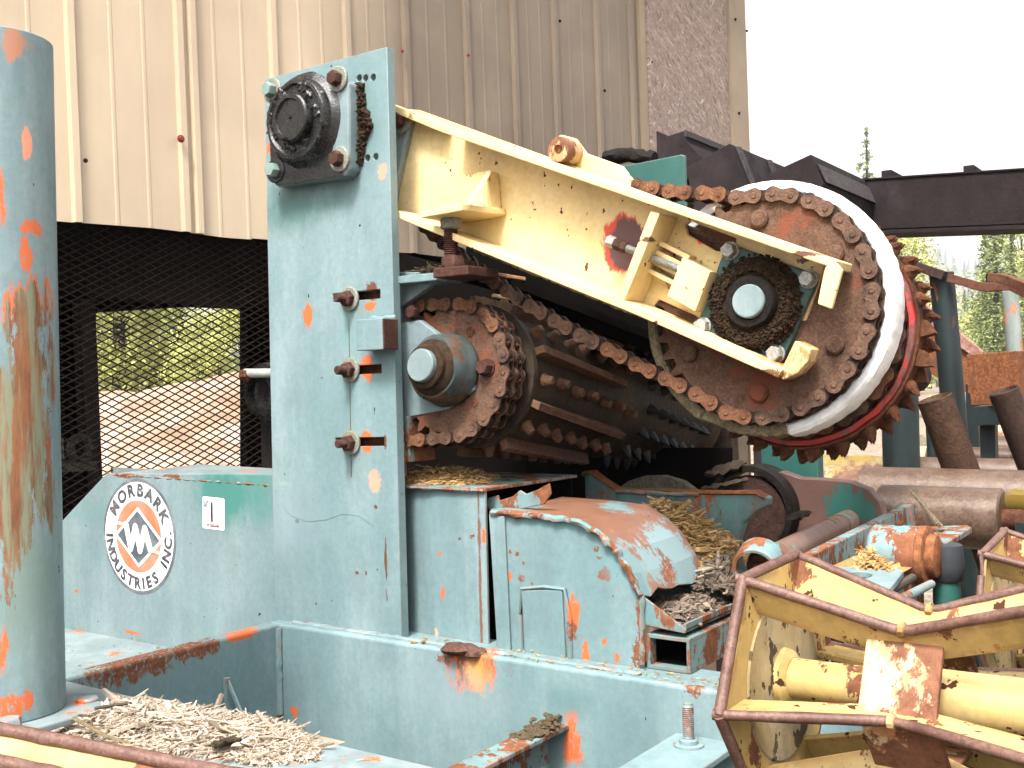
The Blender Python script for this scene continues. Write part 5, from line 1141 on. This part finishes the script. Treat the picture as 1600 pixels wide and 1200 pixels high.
p = at(1479, 908, 1.96); q = MB(); q.lathe(p, Z, [(0, .024), (.004, .028), (.03, .032), (.066, .028), (.068, .024)], 32); P('rubber', q, m_rubber, rb)
q = MB(); q.lathe(p - Z * .12, Z, [(0, .024), (.10, .024), (.1195, .022)], 28); P('post', q, m_tealdark, rb)
sl_ = T('slotted_bracket', 'pale teal bracket plate with an oval slot in front of the bearing hub', 'bracket', tuple(at(1360, 940, 1.75)))
zc = at(1355, 908, 1.74).z
def hz(pts): return [onz(x, y, zc) for x, y in pts]
q = MB(); q.prism(hz([(1296, 886), (1396, 884), (1412, 892), (1385, 925), (1330, 935), (1290, 915)]), -Z * .012, [hz([(1343 + 20 * cos(a * pi / 8), 898 + 6 * sin(a * pi / 8)) for a in range(16)])]); P('plate', q, m_teal, sl_, .002)
a = onz(1386, 925, zc - .012); b = onz(1412, 893, zc - .012); q = MB(); q.prism([a, b, b - Z * .07, a - Z * .07], -U * .008); P('flange', q, m_teal, sl_, .001)
zc = at(1480, 830, 2.1).z
sl2 = T('rusty_slot_bracket', 'small rusty bracket with a slot above the rubber bumper', 'bracket', tuple(at(1470, 850, 2.1)))
q = MB(); q.prism(hz([(1440, 823), (1512, 820), (1518, 824), (1478, 848), (1442, 840)]), -Z * .012, [hz([(1462 + 14 * cos(a * pi / 8), 829 + 2.5 * sin(a * pi / 8)) for a in range(16)])]); q.prism(hz([(1442, 834), (1472, 842), (1472, 843), (1442, 835)]), -Z * .06); P('plate', q, m_tealrust, sl2, .002)
for k, (x0, y0, x1, y1, d1, wd) in enumerate([(1108, 742, 1160, 722, 2.9, .03), (1098, 765, 1168, 748, 2.85, .018), (1232, 812, 1262, 800, 2.5, .02)]):
    q = MB(); n9 = 10; pts = [at(x0, y0, d1).lerp(at(x1, y1, d1 + .08), i / n9) + Z * .012 * noise.noise(Vector((i * .8, k, 0))) for i in range(n9 + 1)]
    q.tube(pts, lambda t: wd * (.35 + .65 * sin(.4 + 2.4 * t)), 8, 0, .006, 70, .3); ONE('bark_strip', q, m_bark2, ['broad dark strip of bark', 'narrow dark strip of bark', 'short curled strip of bark'][k] + ' caught on the rusty plates behind the hood', 'bark')
gp2 = [uvz(onz(x, y, at(1360, 880, 1.85).z))[:2] for x, y in [(1338, 880), (1345, 850), (1372, 862), (1400, 884)]]
chips('hub_shavings', 'golden shavings caught between the lever bar and the bearing hub', gp2, 420, Heap(gp2, at(1360, 884, 1.85).z - .01, .05, .04), m_chipsg, (.006, .03), (.001, .004), .4)
rg = T('steel_ring', 'worn steel ring with a rusty core half hidden by the yellow roller', 'ring', tuple(at(1182, 920, 2.0)))
p = at(1180, 892, 2.0); ad = (V * .8 - U * .1 + Z * .25).normalized(); q = MB(); q.ring(p, ad, [(0, .041), (.004, .0445), (.05, .0445), (.05, .036), (0, .036)], 44); P('ring', q, m_tealrust, rg)
q = MB(); q.lathe(p + ad * .02 - Z * .008, ad, [(0, .001), (0, .012), (.012, .012), (.012, .025), (.03, .027)], 28); P('core', q, m_rust, rg)
for (x0, y0, x1, y1, d1) in [(1422, 766, 1462, 818, 2.1), (1440, 790, 1470, 822, 2.12)]:
    q = MB(); q.tube([at(x0, y0, d1), at((x0 + x1) / 2 + 2, (y0 + y1) / 2, d1), at(x1, y1, d1)], lambda t: .002 + .003 * t, 6); ONE('wood_splinter', q, m_chips if 0 else rusty('tan_splinter_b', (.38, .28, .17), (.5, .4, .28), None, 30, .8, .2), 'tan splinter standing up beside the hub, ' + ('the taller of the two' if x0 < 1430 else 'the shorter of the two'), 'splinter')
for (x0, y0, x1, y1, nm) in [(1370, 935, 1425, 902, 'grey'), (1392, 945, 1455, 912, 'teal')]:
    q = MB(); q.tube([at(x0, y0, 1.72), at(x1, y1, 1.86)], .008, 10, 0, .003, 40); ONE('loose_rod', q, m_chipsd if nm == 'grey' else m_tealrust, ('grey weathered stick' if nm == 'grey' else 'thin dull teal rod') + ' lying below the bearing hub', 'rod')

# ------------------------------------------------------------------ yellow hourglass rollers
aC = radians(52.0); UC = Vector((sin(aC) * cos(.0241), -cos(aC) * cos(.0241), .0241)); VC = Vector((-UC.y, UC.x, 0)).normalized(); ZC = UC.cross(VC)
CR, CW, CU, PH = .158, .0967, .176, radians(-3)
def cage(name, label, cen, uc=UC, ph=PH, L=.40, stand=.16):
    CE = CW + (CR - CW) * (L - CU) / CU
    vc = Vector((-uc.y, uc.x, 0)).normalized(); zc_ = uc.cross(vc); t = T(name, label, 'roller', tuple(cen))
    er = lambda a: -vc * cos(a) + zc_ * sin(a)
    et = lambda a: vc * sin(a) + zc_ * cos(a)
    X = lambda u, r, a: cen + uc * u + er(a) * r
    for k in range(6):
        a = ph + k * pi / 3; w_ = .050; th = .0075; g = MB()
        pts = [X(0.004, CR - .006, a), X(CU - .012, CW + .002, a), X(CU, CW - .001, a), X(CU + .012, CW + .002, a), X(L - .004, CE - .006, a), X(L - .004, CE - w_, a), X(CU, CW - w_ * .9, a), X(.004, CR - w_, a)]
        g.prism([p - et(a) * th / 2 for p in pts], et(a) * th); fo = P('fin', g, m_cage, t, .0012)
        nz = MB(); nz.tube([X(-.004, CR, a)] + [X(CU * f, CR + (CW - CR) * f, a) for f in (.15, .3, .5, .7, .85, .95)] + [X(CU, CW + .0025, a)] + [X(CU + (L - CU) * f, CW + (CE - CW) * f, a) for f in (.05, .15, .3, .5, .7, .85)] + [X(L + .004, CE, a)], .0060, 10, 0, .0012, 45)
        n_o = P('nosing', nz, m_nosing, fo)
        wn = MB(); wn.lathe(X(CU, CW + .002, a) - uc * .006, uc, [(0, .004), (.003, .0082), (.009, .0082), (.012, .004)], 10, 0, 0, .002, 80); P('waist_weld', wn, m_cage, fo)
    for k in range(6):
        a, b = ph + k * pi / 3, ph + (k + 1) * pi / 3
        if k in (0, 2, 4, 5):
            g = MB(); h_ = .042; pts = [X(CU - h_, CW - .010 + .0, a), X(CU + h_, CW - .010, a), X(CU + h_, CW - .010, b), X(CU - h_, CW - .010, b)]
            nn = (er(a) + er(b)).normalized(); pts = [pts[0].lerp(pts[3], .03), pts[1].lerp(pts[2], .03), pts[1].lerp(pts[2], .97), pts[0].lerp(pts[3], .97)]; g.prism(pts, -nn * .008); P('waist_plate', g, m_cagerust, t, .002)
    for u_, s_, CR_, hw_ in ((0, -1, CR, .0125), (L, 1, CE, .0125)):
        g = MB(); g.prism([X(u_, CR_ - .005, ph + k * pi / 3) for k in range(6)], uc * (-s_ * .010), [[X(u_, .05, k * pi / 12) for k in range(24)]]); P('end_plate', g, m_cage, t)
        g = MB(); pts = []
        for k in range(6):
            p0, p1 = X(u_ - s_ * .004, CR_, ph + k * pi / 3), X(u_ - s_ * .004, CR_, ph + (k + 1) * pi / 3); pts += [p0.lerp(p1, f) for f in (0, .25, .5, .75)]
        pts.append(pts[0]); g.tube(pts, .0064, 10, 0, .0012, 45); P('end_rim', g, m_nosing, t)
        g = MB(); g.cyl(cen + uc * (u_ - s_ * .0102), cen + uc * (u_ - s_ * .0125), .100, .098, 48); P('grimy_disc', g, m_cagegrit, t)
        g = MB(); rr = .0245 if s_ < 0 else .0315; g.lathe(cen + uc * (u_ - s_ * (hw_ + .0001)), uc * -s_, [(0, rr + .012), (.006, rr + .011), (.012, rr + .001)], 28, 0, 0, .003, 60); g.cyl(cen + uc * (u_ - s_ * (hw_ + .011)), cen + uc * (CU + s_ * .0008), rr, rr, 32); P('core_pipe', g, m_cage, t)
    g = MB(); e = cen + uc * (L + .0102); g.cyl(cen + uc * (L + .0005), e + uc * .12, .03); P('axle', g, m_rust, t)
    g = MB(); e = cen + uc * (L + .09); g.box(Vector((e.x, e.y, e.z / 2 - .03)), uc * .02, vc * .05, Z * (e.z / 2)); P('stand', g, m_frame, t)
    return t
cage('hourglass_roller', 'big yellow hourglass roller with rusty edged bars at the lower right, nearest and fully lit', at(1211.7, 1056.1, 1.34))
cage('hourglass_roller', 'worn yellow hourglass roller mostly out of view behind the rubber bumper at the right edge', at(1560, 962, 1.95), UC, radians(-8))
eb = T('edged_bar', 'cream yellow flat bar with rusty edges crossing the bottom left corner', 'bar', tuple(at(100, 1180, 1.3)))
a, b = at(-160, 1110, 1.42), at(420, 1224, 1.22); dn = -Z * .024 - V * .026; q = MB(); q.prism([a, b, b + dn, a + dn], (b - a).cross(dn).normalized() * .007); P('fin', q, m_cage, eb)
def wav(p0, p1): return [p0.lerp(p1, k / 30) for k in range(31)]
for o_ in (Z * .002, dn * 1.05):
    q = MB(); q.tube(wav(a + o_, b + o_), .0085, 10, 0, .0015, 45); P('nosing', q, m_nosing, eb)
q = MB(); q.prism([a + dn, b + dn, b + dn * 1.2 - Z * .06, a + dn * 1.2 - Z * .06], V * .007); P('lower_leaf', q, m_cagerust, eb)
for p in (a.lerp(b, .02), a.lerp(b, .98)):
    q = MB(); q.box(Vector((p.x, p.y, (p.z - .02) / 2)) + V * .02, U * .02, V * .02, Z * ((p.z - .06) / 2)); P('stand', q, m_frame, eb)
# ------------------------------------------------------------------ conveyor rollers and posts at the right
def roller(x0, ytop, d, r, ln, mats, label, xend=None, ysp=0):
    c = at(x0, ytop, d) - Z * r; q = MB(); e = c + U * ln
    if xend:
        rr = ray(xend, 800); n_ = rr.cross(Z); tt = (CAM - c).dot(n_) / U.dot(n_); e = c + U * tt
    t = T('conveyor_roller', label, 'roller', tuple(c), 'steel rollers of the log deck')
    q.lathe(c, e - c, [(0, r * .9), (.004, r), ((e - c).length - .004, r), ((e - c).length, r * .9)], 40); P('roller_tube', q, mats[0], t)
    if len(mats) > 1:
        q = MB(); rr = ray(mats[2], 800); n_ = rr.cross(Z); tt = (CAM - c).dot(n_) / U.dot(n_); q.pipe(c - U * .002, c + U * tt, r + .0012, r - .01, 40); P('painted_end', q, mats[1], t)
    for s_ in (c - U * .03, e - U * .01):
        pass
    for s_, e_ in ((c - U * .06, c + U * .001), (e - U * .001, e + U * .06)):
        q = MB(); q.cyl(s_, e_, r * .35); P('axle', q, m_rust, t)
    q = MB()
    for k, s_ in enumerate((c - U * .045, e + U * .045)):
        q = MB(); q.box(Vector((s_.x, s_.y, s_.z / 2)), U * .012, V * .03, Z * (s_.z / 2 - .0)); P('stand', q, m_postdark, t)
roller(1376, 757, 3.05, .082, 1, [m_conv], 'nearest bare steel roller right behind the curved plate', 1568)
roller(1276, 727, 3.75, .092, 1.6, [m_conv, m_convy, 1352], 'brown steel roller with a short worn yellow end, second nearest')
roller(1288, 711, 4.5, .062, 2.2, [m_conv, m_convy, 1410], 'dark steel roller with a long yellow painted left end')
roller(1428, 697, 5.4, .055, 2.2, [m_conv, m_rollcream, 1452], 'thin bare roller passing behind the near leaning rusty post')
roller(1430, 679, 6.4, .085, 2.4, [m_conv, m_rollcream, 1462], 'far bare roller with a cream end, below the palest one')
roller(1500, 661, 7.6, .085, 2.6, [m_rollcream], 'palest cream roller, the farthest of the log deck')
ch = T('half_channel', 'worn dark half round steel trough past the end of the nearest roller', 'steel trough', tuple(at(1585, 800, 2.95)))
c = at(1571, 768, 2.95) - Z * .07; q = MB(); n_ = 18; pts = [(cos(radians(180 + 180 * k / n_)) * .075, sin(radians(180 + 180 * k / n_)) * .075) for k in range(n_ + 1)] + [(cos(radians(360 - 180 * k / n_)) * .068, sin(radians(360 - 180 * k / n_)) * .068) for k in range(n_ + 1)]
q.prism([c + V * a + Z * (b + .07) for a, b in pts], U * .5, (), 0, True); P('trough', q, m_convy, ch)
q = MB(); q.box(Vector((c.x, c.y, c.z / 2 - .04)) + U * .3, U * .02, V * .05, Z * (c.z / 2 - .045)); P('stand', q, m_postdark, ch)
q = MB(); p = at(1462, 745, 3.74); q.prism([p + U * -.05 + Z * -.005, p + U * .03 - Z * .012, p + U * .055 + Z * .025, p + U * .02 + Z * .035, p + Z * .008], V * .01); ONE('bark_flake', q, m_rust, 'reddish flake of bark on the brown roller', 'bark')
def post(name, label, x0, y0, x1, y1, d, r, mat, group=None, base=True, cat='post', dd=0):
    a, b = at(x0, y0, d), at(x1, y1, d + dd); t = T(name, label, cat, tuple(b), group); q = MB()
    if base:
        dr_ = (b - a).normalized(); L_ = (a.z) / -dr_.z if dr_.z < -.1 else 1; b = a + dr_ * L_
    q.lathe(b, a - b, [(0, r), ((a - b).length - .003, r), ((a - b).length, r - .004), ((a - b).length - .02, r - .012), ((a - b).length - .05, .002)], 32); P('tube', q, mat, t); return t, a, b
t_, a, b = post('leaning_post', 'rusty brown tube post leaning left, in front of the rollers', 1460, 621, 1500, 730, 3.55, .056, rusty('brown_post_rust', (.085, .045, .03), (.17, .085, .05), (.22, .13, .06), 16, .6, .3))
t_, a, b = post('leaning_post', 'darker rusty tube post leaning left at the right edge under the orange box', 1568, 610, 1608, 712, 3.7, .050, rusty('dark_post_rust', (.06, .036, .028), (.11, .062, .045), None, 12, .5, .2))
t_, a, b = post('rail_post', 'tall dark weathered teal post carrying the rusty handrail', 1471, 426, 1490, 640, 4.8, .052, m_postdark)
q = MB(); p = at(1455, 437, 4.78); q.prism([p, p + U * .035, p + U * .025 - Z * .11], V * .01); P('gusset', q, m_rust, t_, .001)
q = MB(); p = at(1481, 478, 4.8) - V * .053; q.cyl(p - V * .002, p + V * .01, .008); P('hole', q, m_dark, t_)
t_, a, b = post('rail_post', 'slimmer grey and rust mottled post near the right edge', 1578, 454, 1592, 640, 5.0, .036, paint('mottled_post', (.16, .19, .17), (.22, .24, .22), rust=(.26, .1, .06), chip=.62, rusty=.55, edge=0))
m_rail = rusty('handrail_rust', (.27, .10, .06), (.37, .16, .10), (.2, .08, .05), 10, .7, .2)
hr = T('handrail', 'bent rusty square tube handrail running past the dark teal post', 'handrail', tuple(at(1480, 440, 4.75)))
def sqtube(pts, w_): 
    q = MB(); vs = []
    for i, p in enumerate(pts):
        d = (pts[min(i + 1, len(pts) - 1)] - pts[max(i - 1, 0)]).normalized(); s_ = d.cross(Z).normalized(); u2 = s_.cross(d)
        vs += [p - s_ * w_ - u2 * w_, p + s_ * w_ - u2 * w_, p + s_ * w_ + u2 * w_, p - s_ * w_ + u2 * w_]
    fs = [(0, 1, 2, 3), tuple(4 * (len(pts) - 1) + i for i in (3, 2, 1, 0))]
    for i in range(len(pts) - 1):
        for k in range(4): fs.append((4 * i + k, 4 * i + (k + 1) % 4, 4 * i + 4 + (k + 1) % 4, 4 * i + 4 + k))
    return q.add(vs, fs)
P('rail_tube', sqtube([at(1340, 385, 5.0), at(1412, 409, 4.85), at(1476, 431, 4.72)], .019), m_wood if 0 else rusty('rail_dark', (.09, .05, .045), (.16, .09, .08), None, 10, .7, .2), hr, .002)
P('rail_tube', sqtube([at(1482, 434, 4.72), at(1532, 448, 4.65), at(1546, 449, 4.63), at(1580, 447, 4.6), at(1605, 458, 4.5), at(1660, 480, 4.3)], .018), m_rail, hr, .002)
hr2 = T('upper_handrail', 'short rusty rail with a black open end above the bent handrail', 'handrail', tuple(at(1560, 440, 4.4)))
P('rail_tube', sqtube([at(1546, 434, 4.45), at(1560, 434, 4.42), at(1578, 438, 4.36), at(1605, 449, 4.25), at(1670, 476, 4.0)], .018), m_rail, hr2, .002)
p = at(1545, 434, 4.452); d = (at(1560, 434, 4.42) - p).normalized(); q = MB(); s_ = d.cross(Z).normalized(); q.box(p, d * .003, s_ * .0165, s_.cross(d) * .0165); P('open_end', q, m_dark, hr2)
q = MB(); p = at(1650, 470, 4.1); q.cyl(Vector((p.x, p.y, 0)), p, .03); P('rail_foot', q, m_postdark, hr2)
bx = T('orange_box', 'rust orange steel box fixed to the mottled post', 'box', tuple(at(1555, 640, 4.5)))
q = MB(); q.prism([at(1510, 554, 4.55), at(1588, 548, 4.35), at(1594, 632, 4.35), at(1517, 634, 4.55)], V * .16 + U * .02); P('box_shell', q, m_rustor, bx, .004)
q = MB(); q.prism([at(1523, 635, 4.52), at(1560, 634, 4.46), at(1562, 664, 4.46), at(1525, 665, 4.52)], V * .1); P('dark_foot', q, m_postdark, bx, .003)
q = MB(); p = at(1545, 664, 4.6); q.box(Vector((p.x, p.y, p.z / 2)), U * .03, V * .03, Z * (p.z / 2)); P('foot_post', q, m_postdark, bx)
cs = T('sloping_chute', 'faded pinkish red chute side sloping down behind the dark teal post', 'chute', tuple(at(1480, 640, 5.8)))
q = MB(); q.prism([at(1405, 452, 6.0), at(1440, 470, 5.9), at(1535, 549, 5.6), at(1535, 568, 5.6), at(1440, 500, 5.9), at(1405, 476, 6.0)], V * .05); P('top_rail', q, m_pinkrust, cs, .004)
q = MB(); q.prism([at(1405, 477, 6.02), at(1440, 501, 5.92), at(1535, 569, 5.62), at(1535, 625, 5.62), at(1405, 560, 6.02)], V * .02); P('side_sheet', q, m_rustor, cs)
q = MB(); p = at(1520, 600, 5.7); q.box(Vector((p.x, p.y, p.z / 2)), U * .03, V * .03, Z * (p.z / 2)); P('foot_post', q, m_postdark, cs)
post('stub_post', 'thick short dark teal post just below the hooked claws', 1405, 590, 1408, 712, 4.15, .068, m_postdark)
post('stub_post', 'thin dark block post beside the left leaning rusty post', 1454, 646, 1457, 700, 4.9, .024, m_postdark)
q = MB(); q.prism([at(1186, 640, 3.3), at(1276, 640, 3.2), at(1279, 760, 3.2), at(1190, 760, 3.3)], V * .05); o = q
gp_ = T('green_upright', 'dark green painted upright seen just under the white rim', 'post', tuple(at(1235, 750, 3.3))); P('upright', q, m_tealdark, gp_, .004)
q = MB(); p = at(1235, 760, 3.3); q.box(Vector((p.x, p.y, p.z / 2)) + V * .1, U * .05, V * .03, Z * (p.z / 2)); P('foot', q, m_postdark, gp_)
# small dark green plate and rubber flap above the arm
gs_ = T('green_guard', 'dark green guard plate standing behind the top of the yellow arm', 'guard plate', tuple(pv(1020, 300, .5)))
q = MB(); q.prism(PV([(960, 262), (1064, 241), (1070, 243), (1072, 330), (970, 340)], .5), V * .012); P('plate', q, m_tealdark, gs_, .003)
q = MB(); a = uvz(pv(1020, 335, .5)); q.mbox(a[0] - .02, a[0] + .02, .513, 1.42, a[2] + .0, a[2] + .03); P('stay', q, m_void, gs_)
q = MB(); q.tube([pv(945 + 7 * k, 246 - 4 * sin(k * .32) + (k % 2) * 1.2, .75) for k in range(12)], .02, 10, 0, .006, 50); ONE('rubber_hose', q, m_black, 'short black ribbed rubber hose lying behind the green guard', 'hose')
# ------------------------------------------------------------------ overhead beam and tipped troughs
ob = T('overhead_beam', 'heavy dark timber and steel beam crossing in front of the white sky', 'beam', tuple(at(1400, 330, 6.2)))
a, b = at(1190, 334, 6.6), at(1720, 308, 5.5); q = MB(); q.bar(a, b, .20, .295); P('beam_web', q, m_wood, ob, .004)
dn = -Z * .150; q = MB(); q.bar(a + dn, b + dn, .26, .020); q.bar(a - Z * .125, b - Z * .125, .23, .012); P('beam_flange', q, m_wood, ob)
q = MB(); q.bar(a + Z * .152, b + Z * .152, .22, .008); P('top_board', q, m_wood, ob)
for x, y in [(1389, 283), (1517, 276)]:
    p = at(x, y, 5.9 if x > 1450 else 6.12); q = MB(); q.bar(p - V * .05 + Z * .004, p + V * 1.6 + Z * .004, .055, .10); P('joist', q, m_wood, ob, .002)
q = MB(); q.cyl(at(1479, 311, 5.86) , at(1479, 311, 6.0), .016); P('hole', q, m_dark, ob)
for e in (a, b):
    q = MB(); q.box(Vector((e.x, e.y, (e.z - .16) / 2)) + V * .2, Vector((.08, 0, 0)), Vector((0, .08, 0)), Z * ((e.z - .16) / 2)); P('support_post', q, m_wood, ob)
q = MB()
tg = 'tipped steel troughs by the shed corner'
def trough(label, pts, d, ext, extra=None):
    t = T('tipped_trough', label, 'trough', tuple(at(*pts[0], d)), tg); q = MB(); q.prism([at(x, y, d) for x, y in pts], V * ext); P('trough_body', q, m_wood, t, .003)
    if extra: extra(t, d)
    q = MB(); p = at(*pts[-1], d) + V * (ext * .5); q.box(Vector((p.x, p.y, (p.z + .05) / 2)) + V * .3, U * .03, V * .03, Z * ((p.z + .05) / 2)); P('prop', q, m_wood, t)
def ex1(t, d):
    q = MB(); q.prism([at(1068, 203, d), at(1072, 203, d), at(1074, 213, d), at(1070, 213, d)], V * .72); P('lit_edge', q, m_woodlit, t)  # paler strip painted in for the lit top edge
trough('dark tipped trough against the particle board, topmost of three', [(1025, 204), (1042, 213), (1069, 204), (1073, 222), (1100, 250), (1088, 262), (1060, 300), (1028, 300)], 5.3, .7, ex1)
def ex2(t, d):
    for f in (.06, .5):
        q = MB(); q.prism([at(1141, 226, d) + V * (.9 * f) + U * .002, at(1146, 226, d) + V * (.9 * f) + U * .006, at(1170, 286, d) + V * (.9 * f) + U * .006, at(1165, 286, d) + V * (.9 * f) + U * .002], V * .03); P('rib', q, m_woodlit, t)
trough('dark tipped trough with two ribs, middle of three', [(1072, 262), (1140, 224), (1166, 290), (1150, 330), (1085, 330)], 5.2, .92, ex2)
def ex3(t, d):
    q = MB(); q.prism([at(1273, 255, d) + U * .004 + V * .02, at(1287, 284, d) + U * .004 + V * .02, at(1287, 284, d) + U * .004 + V * 1.0, at(1273, 255, d) + U * .004 + V * .95 - Z * .0], U * .006); P('lit_face', q, m_woodlit, t)  # paler plate painted in for the lit right side
trough('dark tipped trough with a paler plate for its lit side, lowest of three beside the white rim', [(1200, 272), (1267, 241), (1286, 286), (1280, 320), (1205, 320)], 5.4, 1.1, ex3)
# ------------------------------------------------------------------ left: rod and dark hub beside the upright plate
rd = T('lever_rod', 'pale painted rod with a rusty tip sticking out left of the upright plate', 'rod', tuple(pv(400, 584, .25)))
q = MB(); q.cyl(pv(384, 583, .25), pv(440, 583, .25), .0135, None, 20); P('rod', q, plain('pale_rod_paint', (.42, .43, .38), .5), rd)
q = MB(); q.hexh(pv(380, 586, .25), U, .019, .03); P('tip', q, m_rust, rd)
hu = T('dark_hub', 'black ribbed bearing hub in the shade left of the upright plate', 'bearing', tuple(pv(424, 612, .32)))
q = MB(); q.lathe(pv(424, 612, .32), -V, [(0, .085), (.01, .088), (.03, .085), (.032, .07), (.05, .066), (.052, .05), (.03, .045), (.03, .001)], 36, 0, lump=.003, lf=30); q.cyl(pv(424, 612, .32), pv(424, 612, .42), .05); P('hub', q, m_grease, hu)
q = MB(); a = uvz(pv(424, 612, .36)); q.mbox(a[0] - .05, a[0] + .12, .36, .40, .2, a[2] - .05); P('bracket', q, m_black, hu)
# ------------------------------------------------------------------ thin haze of the valley
hz_ = bpy.data.materials.new('haze_air'); hz_.use_nodes = True; n_t = hz_.node_tree
n_t.nodes.remove(n_t.nodes['Principled BSDF']); pvn = n_t.nodes.new('ShaderNodeVolumePrincipled'); pvn.inputs['Color'].default_value = (.93, .95, 1, 1); pvn.inputs['Density'].default_value = .0006; pvn.inputs['Anisotropy'].default_value = .2
n_t.links.new(pvn.outputs[0], n_t.nodes['Material Output'].inputs['Volume'])
q = MB(); q.box(Vector((0, 0, 149)), Vector((2700, 0, 0)), Vector((0, 2700, 0)), Z * 151); ONE('haze', q, hz_, kind='stuff')
